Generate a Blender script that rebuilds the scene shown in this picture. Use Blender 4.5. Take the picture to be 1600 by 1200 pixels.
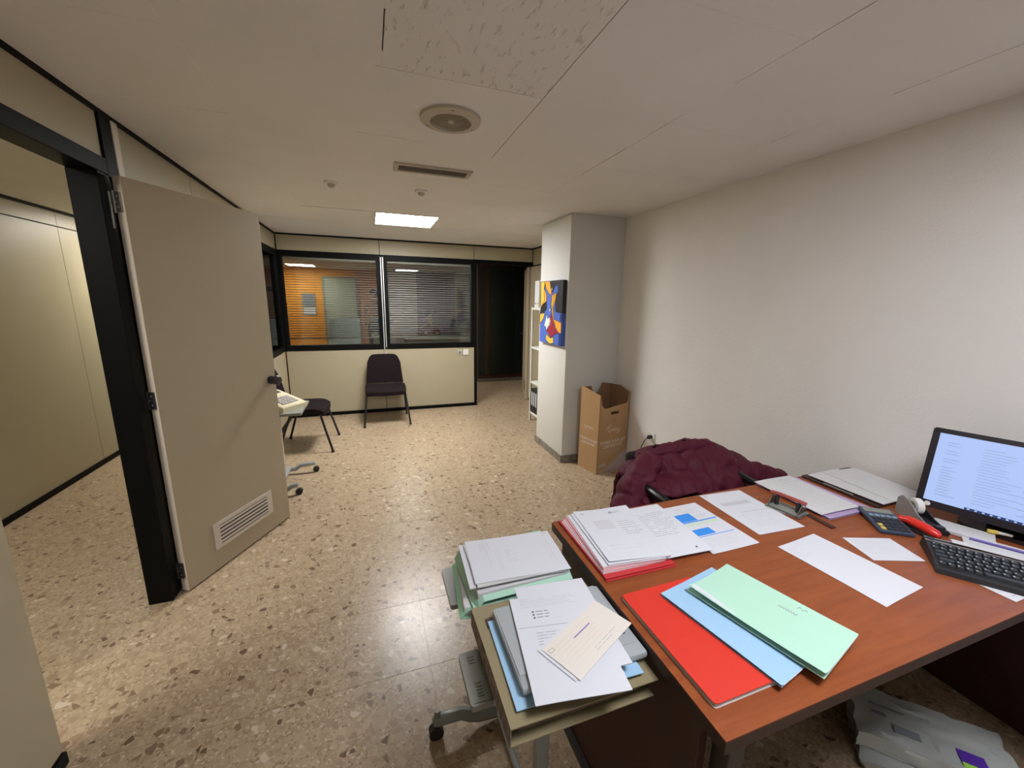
import bpy, bmesh, math, random
from mathutils import Vector, Matrix, Euler
for o in list(bpy.data.objects): bpy.data.objects.remove(o)
S = bpy.context.scene
COL = S.collection
rng = random.Random(7)
PI = math.pi
# ---------------- camera, world, exposure ----------------
H = 2.3
cam_d = bpy.data.cameras.new('camera'); cam = bpy.data.objects.new('camera', cam_d); COL.objects.link(cam)
cam_d.sensor_width = 36; cam_d.sensor_fit = 'HORIZONTAL'; cam_d.lens = 36*623.58/1600
pitch, yaw, roll = -.2036, .33899, .01635
fwd = Vector((math.sin(yaw)*math.cos(pitch), math.cos(yaw)*math.cos(pitch), math.sin(pitch)))
rt = Vector((math.cos(yaw), -math.sin(yaw), 0)); up = rt.cross(fwd)
r2 = rt*math.cos(roll)+up*math.sin(roll); u2 = up*math.cos(roll)-rt*math.sin(roll)
M3 = Matrix((r2, u2, -fwd)).transposed()
cam.matrix_world = Matrix.Translation((0, 0, 1.5355)) @ M3.to_4x4()
cam_d.clip_start = .02
S.camera = cam
W = bpy.data.worlds.new('world'); S.world = W; W.use_nodes = True
W.node_tree.nodes['Background'].inputs[0].default_value = (.75, .8, 1, 1)
W.node_tree.nodes['Background'].inputs[1].default_value = .03
S.view_settings.view_transform = 'Standard'; S.view_settings.look = 'None'
S.view_settings.gamma = 1; S.view_settings.use_curve_mapping = False
S.view_settings.exposure = 1.30
LED = 31.5          # radiance of the panel in view
LED_REAR = 12.6     # radiance of the panels behind the viewpoint
LED_NEXT = 11.0

# ---------------- materials ----------------
def new_mat(name):
    m = bpy.data.materials.new(name); m.use_nodes = True
    return m, m.node_tree, m.node_tree.nodes['Principled BSDF']
def mat(name, col, rough=.5, metal=0, spec=.5, bump=0, bscale=200, var=0, vscale=8, emit=None, estr=0, alpha=1, trans=0, coat=0):
    m, nt, b = new_mat(name)
    b.inputs['Base Color'].default_value = (*col, 1)
    b.inputs['Roughness'].default_value = rough; b.inputs['Metallic'].default_value = metal
    b.inputs['Specular IOR Level'].default_value = spec
    b.inputs['Transmission Weight'].default_value = trans; b.inputs['Coat Weight'].default_value = coat
    b.inputs['Alpha'].default_value = alpha
    if emit: b.inputs['Emission Color'].default_value = (*emit, 1); b.inputs['Emission Strength'].default_value = estr
    if bump or var:
        geo = nt.nodes.new('ShaderNodeNewGeometry')
    if bump:
        n = nt.nodes.new('ShaderNodeTexNoise'); n.inputs['Scale'].default_value = bscale; n.inputs['Detail'].default_value = 4
        nt.links.new(geo.outputs['Position'], n.inputs['Vector'])
        bp = nt.nodes.new('ShaderNodeBump'); bp.inputs['Strength'].default_value = bump; bp.inputs['Distance'].default_value = .004
        nt.links.new(n.outputs['Fac'], bp.inputs['Height']); nt.links.new(bp.outputs['Normal'], b.inputs['Normal'])
    if var:
        n = nt.nodes.new('ShaderNodeTexNoise'); n.inputs['Scale'].default_value = vscale; n.inputs['Detail'].default_value = 3
        nt.links.new(geo.outputs['Position'], n.inputs['Vector'])
        r = nt.nodes.new('ShaderNodeValToRGB')
        r.color_ramp.elements[0].position = .3; r.color_ramp.elements[1].position = .7
        r.color_ramp.elements[0].color = (*[c*(1-var) for c in col], 1); r.color_ramp.elements[1].color = (*[min(1, c*(1+var)) for c in col], 1)
        nt.links.new(n.outputs['Fac'], r.inputs['Fac']); nt.links.new(r.outputs['Color'], b.inputs['Base Color'])
    return m
def terrazzo():
    m, nt, b = new_mat('terrazzo'); N = nt.nodes; L = nt.links
    geo = N.new('ShaderNodeNewGeometry'); info = N.new('ShaderNodeObjectInfo')
    ad = N.new('ShaderNodeVectorMath'); ad.operation = 'ADD'
    mul = N.new('ShaderNodeVectorMath'); mul.operation = 'SCALE'; mul.inputs['Scale'].default_value = 7
    cmb = N.new('ShaderNodeCombineXYZ'); L.new(info.outputs['Random'], cmb.inputs[0]); L.new(info.outputs['Random'], cmb.inputs[1])
    L.new(cmb.outputs[0], mul.inputs[0]); L.new(geo.outputs['Position'], ad.inputs[0]); L.new(mul.outputs[0], ad.inputs[1])
    nz = N.new('ShaderNodeTexNoise'); nz.inputs['Scale'].default_value = 28; L.new(ad.outputs[0], nz.inputs['Vector'])
    sc = N.new('ShaderNodeVectorMath'); sc.operation = 'SCALE'; sc.inputs['Scale'].default_value = .012; L.new(nz.outputs['Color'], sc.inputs[0])
    wp = N.new('ShaderNodeVectorMath'); wp.operation = 'ADD'; L.new(ad.outputs[0], wp.inputs[0]); L.new(sc.outputs[0], wp.inputs[1])
    def layer(scale, stops, edge, mapscale=(1, 1, 1)):
        mp = N.new('ShaderNodeMapping'); mp.inputs['Scale'].default_value = mapscale; L.new(wp.outputs[0], mp.inputs['Vector'])
        v = N.new('ShaderNodeTexVoronoi'); v.voronoi_dimensions = '2D'; v.inputs['Scale'].default_value = scale; L.new(mp.outputs[0], v.inputs['Vector'])
        e = N.new('ShaderNodeTexVoronoi'); e.voronoi_dimensions = '2D'; e.feature = 'DISTANCE_TO_EDGE'; e.inputs['Scale'].default_value = scale; L.new(mp.outputs[0], e.inputs['Vector'])
        sp = N.new('ShaderNodeSeparateColor'); L.new(v.outputs['Color'], sp.inputs[0])
        r = N.new('ShaderNodeValToRGB'); r.color_ramp.interpolation = 'CONSTANT'
        els = r.color_ramp.elements
        while len(els) < len(stops): els.new(.5)
        for el, (p, c) in zip(els, stops): el.position = p; el.color = (*c, 1)
        L.new(sp.outputs[0], r.inputs['Fac'])
        th = N.new('ShaderNodeMath'); th.operation = 'MULTIPLY_ADD'; th.inputs[1].default_value = edge; th.inputs[2].default_value = .015; L.new(sp.outputs[1], th.inputs[0])
        g = N.new('ShaderNodeMath'); g.operation = 'GREATER_THAN'; L.new(e.outputs['Distance'], g.inputs[0]); L.new(th.outputs[0], g.inputs[1])
        return r.outputs['Color'], g.outputs[0]
    base = (.365, .272, .172)
    c2, f2 = layer(110, [(0, (.36, .27, .18)), (.35, (.44, .34, .23)), (.6, (.27, .185, .115)), (.75, (.40, .30, .20)), (.9, (.52, .43, .32))], .2)
    c1, f1 = layer(36, [(0, (.40, .30, .195)), (.30, (.335, .243, .155)), (.52, (.44, .335, .22)), (.70, (.31, .215, .135)), (.82, (.13, .078, .045)), (.88, (.20, .13, .078)), (.955, (.54, .45, .34))], .50)
    mx = N.new('ShaderNodeMix'); mx.data_type = 'RGBA'; L.new(f2, mx.inputs[0]); mx.inputs[6].default_value = (*base, 1); L.new(c2, mx.inputs[7])
    mx2 = N.new('ShaderNodeMix'); mx2.data_type = 'RGBA'; L.new(f1, mx2.inputs[0]); L.new(mx.outputs[2], mx2.inputs[6]); L.new(c1, mx2.inputs[7])
    L.new(mx2.outputs[2], b.inputs['Base Color'])
    nr = N.new('ShaderNodeTexNoise'); nr.inputs['Scale'].default_value = 3; L.new(geo.outputs['Position'], nr.inputs['Vector'])
    rr = N.new('ShaderNodeMapRange'); rr.inputs[3].default_value = .26; rr.inputs[4].default_value = .36; L.new(nr.outputs['Fac'], rr.inputs[0])
    L.new(rr.outputs[0], b.inputs['Roughness']); b.inputs['Specular IOR Level'].default_value = .4
    return m
def wood(name, c1, c2, rough=.35, scale=(1.2, 9, 9), spec=.5):
    m, nt, b = new_mat(name); N = nt.nodes; L = nt.links
    geo = N.new('ShaderNodeNewGeometry'); mp = N.new('ShaderNodeMapping'); mp.inputs['Scale'].default_value = scale
    L.new(geo.outputs['Position'], mp.inputs['Vector'])
    n = N.new('ShaderNodeTexNoise'); n.inputs['Scale'].default_value = 3.2; n.inputs['Detail'].default_value = 8; n.inputs['Roughness'].default_value = .62; n.inputs['Distortion'].default_value = .5
    L.new(mp.outputs[0], n.inputs['Vector'])
    r = N.new('ShaderNodeValToRGB'); r.color_ramp.elements[0].position = .32; r.color_ramp.elements[1].position = .68
    r.color_ramp.elements[0].color = (*c1, 1); r.color_ramp.elements[1].color = (*c2, 1)
    L.new(n.outputs['Fac'], r.inputs['Fac']); L.new(r.outputs['Color'], b.inputs['Base Color'])
    b.inputs['Roughness'].default_value = rough; b.inputs['Specular IOR Level'].default_value = spec
    return m
def pitted():
    m, nt, b = new_mat('pitted_plaster'); N = nt.nodes; L = nt.links
    geo = N.new('ShaderNodeNewGeometry'); mp = N.new('ShaderNodeMapping'); mp.inputs['Scale'].default_value = (38, 14, 1)
    mp.inputs['Rotation'].default_value = (0, 0, -.45)
    L.new(geo.outputs['Position'], mp.inputs['Vector'])
    n = N.new('ShaderNodeTexNoise'); n.inputs['Scale'].default_value = 1.3; n.inputs['Detail'].default_value = 3; L.new(mp.outputs[0], n.inputs['Vector'])
    r = N.new('ShaderNodeValToRGB'); r.color_ramp.elements[0].position = .31; r.color_ramp.elements[1].position = .41
    r.color_ramp.elements[0].color = (0, 0, 0, 1); r.color_ramp.elements[1].color = (1, 1, 1, 1)
    L.new(n.outputs['Fac'], r.inputs['Fac'])
    bp = N.new('ShaderNodeBump'); bp.inputs['Strength'].default_value = 1; bp.inputs['Distance'].default_value = .003
    L.new(r.outputs['Color'], bp.inputs['Height']); L.new(bp.outputs['Normal'], b.inputs['Normal'])
    mx = N.new('ShaderNodeMix'); mx.data_type = 'RGBA'; L.new(r.outputs['Color'], mx.inputs[0])
    mx.inputs[6].default_value = (.66, .62, .57, 1); mx.inputs[7].default_value = (.77, .745, .70, 1)
    L.new(mx.outputs[2], b.inputs['Base Color']); b.inputs['Roughness'].default_value = .9
    return m
def stripes(name, base, line, scale, axis=0, w=.25, rough=.5):
    m, nt, b = new_mat(name); N = nt.nodes; L = nt.links
    tc = N.new('ShaderNodeTexCoord'); sp = N.new('ShaderNodeSeparateXYZ'); L.new(tc.outputs['Object'], sp.inputs[0])
    mu = N.new('ShaderNodeMath'); mu.operation = 'MULTIPLY'; mu.inputs[1].default_value = scale; L.new(sp.outputs[axis], mu.inputs[0])
    fr = N.new('ShaderNodeMath'); fr.operation = 'FRACT'; L.new(mu.outputs[0], fr.inputs[0])
    g = N.new('ShaderNodeMath'); g.operation = 'LESS_THAN'; g.inputs[1].default_value = w; L.new(fr.outputs[0], g.inputs[0])
    mx = N.new('ShaderNodeMix'); mx.data_type = 'RGBA'; L.new(g.outputs[0], mx.inputs[0]); mx.inputs[6].default_value = (*base, 1); mx.inputs[7].default_value = (*line, 1)
    L.new(mx.outputs[2], b.inputs['Base Color']); b.inputs['Roughness'].default_value = rough
    return m
def glass_mat():
    m = bpy.data.materials.new('window_glass'); m.use_nodes = True; nt = m.node_tree; N = nt.nodes; L = nt.links
    N.remove(N['Principled BSDF']); out = N['Material Output']
    tr = N.new('ShaderNodeBsdfTransparent'); tr.inputs[0].default_value = (.93, .95, .94, 1)
    gl = N.new('ShaderNodeBsdfGlossy'); gl.inputs['Roughness'].default_value = .01
    fr = N.new('ShaderNodeFresnel'); fr.inputs[0].default_value = 1.5
    mx = N.new('ShaderNodeMixShader'); L.new(fr.outputs[0], mx.inputs[0]); L.new(tr.outputs[0], mx.inputs[1]); L.new(gl.outputs[0], mx.inputs[2]); L.new(mx.outputs[0], out.inputs[0])
    return m
M = dict(
    ceil=mat('ceiling_paint', (.78, .755, .72), .9, bump=.12, bscale=60, var=.025, vscale=2),
    pitted=pitted(), back=mat('void_backing', (.02, .018, .016), .9),
    plaster=mat('rough_wall_plaster', (.79, .765, .72), .85, bump=.55, bscale=110, var=.02, vscale=3),
    white=mat('column_paint', (.66, .65, .605), .75, bump=.1, bscale=120),
    floor=terrazzo(), grout=mat('grout', (.33, .25, .17), .6),
    panel=mat('beige_laminate', (.395, .345, .232), .42, var=.02, vscale=3, spec=.4),
    door=mat('door_laminate', (.42, .355, .245), .42, var=.02, vscale=2, spec=.4),
    edge=mat('door_edge_band', (.72, .64, .53), .5),
    black=mat('black_aluminium', (.004, .004, .004), .5, spec=.10), alu=mat('aluminium', (.70, .69, .66), .42, metal=.7),
    brass=mat('hinge_metal', (.35, .33, .30), .35, metal=1),
    slat=mat('blind_slat', (.36, .33, .28), .5), glass=glass_mat(),
    led=mat('led_diffuser', (.9, .9, .9), .5, emit=(1, 1.0, 1.0), estr=LED),
    led3=mat('led_diffuser_side_room', (.9, .9, .9), .5, emit=(1, .97, .90), estr=14),
    led1=mat('led_diffuser_rear', (.9, .9, .9), .5, emit=(1, 1.01, 1.10), estr=LED_REAR),
    led2=mat('led_diffuser_next_room', (.9, .9, .9), .5, emit=(1, .965, .91), estr=LED_NEXT),
    whitem=mat('white_metal', (.75, .74, .69), .4), vent=mat('aged_vent_paint', (.50, .455, .36), .6),
    ventd=mat('vent_slot_paint', (.20, .165, .14), .6), speaker=mat('perforated_metal', (.34, .30, .22), .5),
    stone=mat('grey_marble_skirting', (.20, .175, .145), .3, var=.45, vscale=26),
    orange=mat('orange_wall_paint', (.78, .33, .045), .7), rust=mat('salmon_wall_paint', (.60, .26, .12), .7),
    lilac=mat('lilac_white_wall_paint', (.62, .58, .62), .7), purple=mat('purple_wall_paint', (.25, .19, .36), .7),
    greyw=mat('grey_wall_paint', (.42, .40, .37), .7), gdoor=mat('pale_green_door', (.42, .46, .36), .5),
    paleblue=mat('pale_blue_cabinet', (.55, .66, .68), .4),
    wardg=mat('dark_green_wardrobe_door', (.008, .015, .011), .4), wardb=wood('wardrobe_wood', (.035, .012, .008), (.06, .020, .012), .4, (9, 9, 1)),
    fabric=mat('dark_brown_fabric', (.013, .008, .009), .95, bump=.3, bscale=500, spec=.12), blackm=mat('black_tube', (.012, .012, .013), .35),
    blackp=mat('black_plastic', (.018, .018, .02), .45), leather=mat('black_leather', (.012, .012, .013), .3),
    greyp=mat('grey_green_painted_metal', (.23, .24, .205), .42), greyp2=mat('grey_painted_metal', (.30, .32, .32), .4),
    beigep=mat('beige_plastic', (.62, .56, .38), .5), lcd=mat('lcd_glass', (.06, .08, .07), .2), keyg=mat('grey_keys', (.42, .39, .36), .6),
    desk=wood('cherry_desk_laminate', (.225, .056, .016), (.315, .086, .025), .38, (1.3, 13, 13), spec=.4), deskedge=mat('dark_brown_edge_band', (.030, .010, .008), .45),
    deskpanel=wood('dark_brown_desk_panel', (.035, .010, .006), (.06, .017, .01), .5, (9, 1.2, 1.2)), deskleg=mat('dark_desk_frame', (.02, .018, .018), .4),
    paper=mat('white_paper', (.66, .68, .725), .85), paper2=mat('off_white_paper', (.62, .62, .62), .85), cream=mat('cream_slip_paper', (.73, .69, .62), .8),
    ink=mat('grey_print', (.40, .40, .43), .8), inkd=mat('dark_print', (.09, .09, .11), .8), inkl=mat('pale_grey_print', (.60, .61, .64), .8),
    blueink=mat('blue_print', (.035, .27, .80), .7), greenink=mat('pale_green_print', (.55, .70, .56), .8), oran=mat('orange_print', (.80, .52, .35), .8), purp=mat('violet_ink', (.16, .12, .42), .8),
    red=mat('red_card', (.66, .030, .013), .6), redd=mat('crimson_card', (.55, .035, .04), .6), pink=mat('pink_paper', (.80, .38, .42), .8), pagegrey=mat('page_edges', (.60, .52, .50), .8),
    sky=mat('light_blue_card', (.33, .54, .74), .7), mint=mat('mint_green_card', (.43, .70, .54), .7), mint2=mat('green_card', (.36, .66, .48), .7), lila=mat('lilac_card', (.46, .35, .56), .7),
    khaki=mat('olive_box_file_card', (.26, .215, .115), .6), khakid=mat('olive_card_inner', (.12, .09, .06), .7), marble=mat('marbled_spine', (.20, .15, .12), .6, var=.6, vscale=45),
    frost=mat('frosted_plastic', (.45, .49, .50), .3, alpha=.80), navy=mat('navy_print', (.02, .03, .16), .6),
    screen=mat('lit_screen', (.05, .05, .06), .3, emit=(.45, .60, 1.0), estr=.36), screend=mat('lit_screen_text', (.05, .05, .06), .3, emit=(.34, .42, .70), estr=.30),
    taskb=mat('lit_taskbar', (.01, .01, .03), .3, emit=(.01, .02, .06), estr=1), bezel=mat('monitor_bezel', (.014, .010, .014), .35),
    key=mat('keycap', (.028, .032, .034), .45), keyl=mat('key_legend', (.5, .52, .5), .5),
    slate=mat('slate_blue_plastic', (.05, .075, .12), .4), yellow=mat('yellow_key', (.75, .55, .10), .5), keyw=mat('pale_blue_key', (.22, .30, .38), .5),
    redp=mat('red_plastic', (.70, .03, .02), .3), dullred=mat('worn_red_lever', (.36, .07, .06), .35), steel=mat('steel', (.42, .42, .40), .3, metal=1), gplas=mat('grey_plastic', (.27, .25, .235), .4),
    wrapper=mat('white_plastic_wrapper', (.42, .44, .41), .45), wgreen=mat('green_label', (.35, .70, .08), .5), wpurp=mat('purple_label', (.09, .03, .34), .5), wgrey=mat('grey_label', (.22, .24, .27), .6),
    jacket=mat('burgundy_nylon', (.092, .011, .026), .62, bump=.5, bscale=45, spec=.22), lining=mat('dark_lining', (.03, .012, .018), .7),
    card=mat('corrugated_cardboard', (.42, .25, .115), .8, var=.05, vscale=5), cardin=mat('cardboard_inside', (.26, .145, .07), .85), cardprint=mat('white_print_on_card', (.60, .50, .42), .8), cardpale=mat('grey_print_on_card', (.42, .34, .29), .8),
    pa_o=mat('orange_oil_paint', (.82, .36, .03), .5), pa_y=mat('yellow_oil_paint', (.88, .52, .06), .5), pa_b=mat('blue_oil_paint', (.07, .14, .52), .5), pa_k=mat('black_oil_paint', (.012, .012, .016), .5), pa_r=mat('crimson_oil_paint', (.33, .015, .04), .5), pa_w=mat('white_oil_paint', (.70, .80, .70), .5), pa_d=mat('deep_blue_oil_paint', (.025, .045, .20), .5),
    skin=mat('skin', (.38, .22, .15), .6), hair=mat('dark_hair', (.02, .014, .012), .7), maroon=mat('maroon_top', (.10, .025, .03), .85), ochre=mat('ochre_top', (.34, .15, .05), .85), trou=mat('dark_trousers', (.03, .03, .04), .85),
)
# ---------------- mesh builder ----------------
def rotz(a): return Matrix.Rotation(a, 4, 'Z')
class MB:
    def __init__(s): s.v = []; s.f = []; s.mi = []
    def add(s, vs, fs, X=None, mi=0):
        n = len(s.v)
        s.v += [tuple(X @ Vector(v)) if X else tuple(v) for v in vs]
        s.f += [tuple(i+n for i in f) for f in fs]; s.mi += [mi]*len(fs); return s
    def box(s, a, b, X=None, bev=0, mi=0):
        x0, y0, z0 = [min(p, q) for p, q in zip(a, b)]; x1, y1, z1 = [max(p, q) for p, q in zip(a, b)]
        if bev <= 0:
            return s.add([(x0, y0, z0), (x1, y0, z0), (x1, y1, z0), (x0, y1, z0), (x0, y0, z1), (x1, y0, z1), (x1, y1, z1), (x0, y1, z1)],
                         [(0, 3, 2, 1), (4, 5, 6, 7), (0, 1, 5, 4), (1, 2, 6, 5), (2, 3, 7, 6), (3, 0, 4, 7)], X, mi)
        bm = bmesh.new(); bmesh.ops.create_cube(bm, size=1)
        for v in bm.verts: v.co = Vector(((x0+x1)/2+v.co.x*(x1-x0), (y0+y1)/2+v.co.y*(y1-y0), (z0+z1)/2+v.co.z*(z1-z0)))
        bmesh.ops.bevel(bm, geom=bm.edges[:], offset=min(bev, .45*min(x1-x0, y1-y0, z1-z0)), segments=2, affect='EDGES', profile=.5)
        bm.verts.index_update(); s.add([v.co[:] for v in bm.verts], [[v.index for v in f.verts] for f in bm.faces], X, mi); bm.free(); return s
    def prism(s, pts, z0, z1, X=None, mi=0):
        n = len(pts)
        a = sum(pts[i][0]*pts[(i+1) % n][1]-pts[(i+1) % n][0]*pts[i][1] for i in range(n))
        if a < 0: pts = pts[::-1]
        return s.add([(p[0], p[1], z0) for p in pts]+[(p[0], p[1], z1) for p in pts],
                     [tuple(range(n-1, -1, -1)), tuple(range(n, 2*n))]+[(i, (i+1) % n, n+(i+1) % n, n+i) for i in range(n)], X, mi)
    def tube(s, pts, r, n=10, X=None, mi=0, cap=True, flat=1):
        pts = [Vector(p) for p in pts]; rs = r if isinstance(r, (list, tuple)) else [r]*len(pts); base = len(s.v); vs = []; prev = None
        for i, p in enumerate(pts):
            t = (pts[min(i+1, len(pts)-1)]-pts[max(i-1, 0)]).normalized()
            if prev is None:
                ref = Vector((0, 0, 1)) if abs(t.z) < .9 else Vector((1, 0, 0)); u = t.cross(ref).normalized()
            else: u = (prev-t*prev.dot(t)).normalized()
            w = t.cross(u); prev = u
            for k in range(n):
                a = 2*PI*k/n; vs.append(p+u*math.cos(a)*rs[i]+w*math.sin(a)*rs[i]*flat)
        fs = [(i*n+k, i*n+(k+1) % n, (i+1)*n+(k+1) % n, (i+1)*n+k) for i in range(len(pts)-1) for k in range(n)]
        if cap: fs += [tuple(range(n-1, -1, -1)), tuple((len(pts)-1)*n+k for k in range(n))]
        return s.add(vs, fs, X, mi)
    def cyl(s, a, b, r, n=16, X=None, mi=0): return s.tube([a, b], r, n, X, mi)
    def grid(s, fn, nu, nv, X=None, mi=0, t=None):
        """solid sheet from fn(u,v); t = thickness along -z"""
        vs = [fn(i/nu, j/nv) for j in range(nv+1) for i in range(nu+1)]
        q = lambda i, j: j*(nu+1)+i
        fs = [(q(i, j), q(i+1, j), q(i+1, j+1), q(i, j+1)) for j in range(nv) for i in range(nu)]
        if t:
            k = len(vs); vs = vs+[(x, y, z-t) for x, y, z in vs]
            fs += [tuple(k+a for a in f[::-1]) for f in fs]
            ring = [q(i, 0) for i in range(nu+1)]+[q(nu, j) for j in range(1, nv+1)]+[q(i, nv) for i in range(nu-1, -1, -1)]+[q(0, j) for j in range(nv-1, 0, -1)]
            fs += [(ring[(i+1) % len(ring)], ring[i], k+ring[i], k+ring[(i+1) % len(ring)]) for i in range(len(ring))]
        return s.add(vs, fs, X, mi)
def wloc(o):
    v = Vector((0, 0, 0))
    while o: v += o.location; o = o.parent
    return v
def put(name, mb, m, parent=None, world=True, smooth=False, label=None, kind=None, cat=None, group=None, sub=0):
    me = bpy.data.meshes.new(name)
    off = wloc(parent) if (parent and world) else Vector((0, 0, 0))
    me.from_pydata([(v[0]-off.x, v[1]-off.y, v[2]-off.z) for v in mb.v], [], mb.f)
    for mm in (m if isinstance(m, list) else [m]): me.materials.append(M[mm])
    me.polygons.foreach_set('material_index', mb.mi)
    bm = bmesh.new(); bm.from_mesh(me); bmesh.ops.recalc_face_normals(bm, faces=bm.faces[:]); bm.to_mesh(me); bm.free()
    if smooth:
        for p in me.polygons: p.use_smooth = True
        if smooth == 'auto':
            me.set_sharp_from_angle(angle=.6)
    me.update()
    o = bpy.data.objects.new(name, me); COL.objects.link(o); o.parent = parent
    if sub:
        md = o.modifiers.new('sub', 'SUBSURF'); md.levels = sub; md.render_levels = sub
    tag(o, label, cat, group, kind)
    return o
def tag(o, label=None, cat=None, group=None, kind=None):
    if label: o['label'] = label
    if cat: o['category'] = cat
    if group: o['group'] = group
    if kind: o['kind'] = kind
    return o
def thing(name, label, cat, loc=(0, 0, 0), rz=0, group=None, kind=None):
    o = bpy.data.objects.new(name, None); COL.objects.link(o); o.location = loc; o.rotation_euler = (0, 0, rz); o.empty_display_size = .05
    return tag(o, label, cat, group, kind)
def recenter(o):
    """put a top-level mesh's origin at its base centre"""
    vs = [v.co for v in o.data.vertices]
    c = Vector(((min(v.x for v in vs)+max(v.x for v in vs))/2, (min(v.y for v in vs)+max(v.y for v in vs))/2, min(v.z for v in vs)))
    o.data.transform(Matrix.Translation(-c)); o.location = c; return o
def solo(name, mb, m, label, cat, group=None, **k):
    return recenter(put(name, mb, m, None, label=label, cat=cat, group=group, **k))
def struct(name, mb, m, parent=None, **k):
    return put(name, mb, m, parent, kind=None if parent else 'structure', **k)
def text_mb(body, size, X, bold=.0, align='CENTER', mi=0, mb=None):
    cu = bpy.data.curves.new('t', 'FONT'); cu.body = body; cu.size = size; cu.align_x = align; cu.align_y = 'CENTER'; cu.offset = bold; cu.extrude = .0003; cu.resolution_u = 2
    ob = bpy.data.objects.new('t', cu); COL.objects.link(ob)
    dg = bpy.context.evaluated_depsgraph_get(); me = bpy.data.meshes.new_from_object(ob.evaluated_get(dg))
    mb = mb or MB(); mb.add([v.co[:] for v in me.vertices], [tuple(p.vertices) for p in me.polygons], X, mi)
    bpy.data.objects.remove(ob); bpy.data.curves.remove(cu); bpy.data.meshes.remove(me); return mb
def copy_tree(o, parent=None):
    c = o.copy(); COL.objects.link(c); c.parent = parent
    for ch in list(o.children): copy_tree(ch, c)
    return c

XL, XR, YB = -1.04, 2.25, 5.676
# ================= SETTING =================
# ---- floor ----
fl = struct('floor', MB().box((-3.2, -1.4, -.1), (3.6, 12.0, -.0012)), 'floor')
T = .4; gx0, gy0 = .165, 1.86
pt = {}
k = 0
for i in range(-7, 6):
    for j in range(-3, 11):
        x0, y0 = gx0+i*T, gy0+j*T
        if x0 > 2.2 or x0 < -2.6: continue
        o = put('floor_tile', MB().add([(0.0006, .0006, -.0011), (T-.0006, .0006, -.0011), (T-.0006, T-.0006, -.0011), (.0006, T-.0006, -.0011), (.0010, .0010, 0), (T-.0010, .0010, 0), (T-.0010, T-.0010, 0), (.0010, T-.0010, 0)],
                [(4, 5, 6, 7), (0, 1, 5, 4), (1, 2, 6, 5), (2, 3, 7, 6), (3, 0, 4, 7), (0, 3, 2, 1)]), 'floor', fl, world=False) if not pt else None
        if o is None:
            o = pt['p'].copy(); COL.objects.link(o)
        else: pt['p'] = o
        o.location = (x0, y0, 0)
# ---- ceiling ----
ce = struct('ceiling', MB().box((-1.12, -1.4, H+.012), (2.35, YB, H+.06)), 'back')
xs = [-1.14]+[.078+.590*i for i in range(-1, 4)]+[2.30]
ys = [-1.4]+[1.59+.6*j for j in range(-4, 7)]+[5.70]
g = .0019
LEDC = [(2, 8), ]
led_cells = {}
for i in range(len(xs)-1):
    for j in range(len(ys)-1):
        x0, x1, y0, y1 = xs[i], xs[i+1], ys[j], ys[j+1]
        xm, ym = (x0+x1)/2, (y0+y1)/2
        isled = (.1 < xm < .6 and 4.0 < ym < 4.6) or (.68 < xm < 1.25 and -.2 < ym < .39)
        if isled: led_cells[(round(xm, 2), round(ym, 2))] = (x0, x1, y0, y1); continue
        rough = .1 < xm < .6 and .98 < ym < 1.55
        dz = rng.uniform(-.0006, .0006)
        put('ceiling_tile', MB().box((x0+g, y0+g, H+dz), (x1-g, y1-g, H+.0122)), 'pitted' if rough else 'ceil', ce, label='ceiling tile of rough pitted plaster' if rough else None)
mf = MB()
dark = {('x', 2): [(1.30, 1.5)], ('x', 3): [(-.3, 2.3)], ('x', 4): [(-.3, 1.25), (1.5, 1.72), (1.9, 2.35)], ('x', 5): [(.75, 1.1), (1.45, 1.62)], ('y', 2): [],
        ('y', 5): [(.06, .66)], ('y', 6): [(-.64, -.53), (-.02, .05), (.07, .22), (1.86, 2.03)], ('y', 7): [(-.70, -.52), (1.9, 2.06)]}
def fills(a, b, gaps):
    c = a
    for p, q in sorted(gaps):
        if p > c: yield (c, p)
        c = max(c, q)
    if c < b: yield (c, b)
for i in range(1, len(xs)-1):
    for a, b in fills(-1.4, 5.7, dark.get(('x', i), [])): mf.box((xs[i]-g, a, H+.0004), (xs[i]+g, b, H+.005))
for j in range(1, len(ys)-1):
    for a, b in fills(-1.1, 2.3, dark.get(('y', j), [])): mf.box((a, ys[j]-g, H+.0004), (b, ys[j]+g, H+.005))
put('joint_filler', mf, 'ceil', ce)
# ---- right wall, column ----
struct('wall_right', MB().box((XR, -1.4, 0), (XR+.1, 3.95, H+.06)), 'plaster')
struct('wall_rear', MB().box((XL-.08, -1.5, 0), (XR+.1, -1.4, H+.06)), 'plaster')
CX, CY0, CY1 = 1.688, 3.305, 3.944
struct('wall_column', MB().box((CX, CY0, 0), (XR-.0005, CY1, H-.001), bev=.004), 'white', smooth='auto')
sk = struct('baseboard_column', MB().box((CX-.010, CY0-.010, 0), (XR-.001, CY1+.010, .066)), 'grout')
for a, b in ((CY0-.012, 3.52), (3.524, 3.80), (3.804, CY1+.012)): put('skirting_tile', MB().box((CX-.013, a, 0), (CX-.0005, b, .070), bev=.0015), 'stone', sk)
for a, b in ((CX-.013, 1.95), (1.954, XR-.002)): put('skirting_tile', MB().box((a, CY0-.013, 0), (b, CY0-.0005, .070), bev=.0015), 'stone', sk)
# ---- partition helper ----
def Y(x0, x1, a, b, z0, z1, mb=None): return (mb or MB()).box((x0, a, z0), (x1, b, z1))
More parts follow.
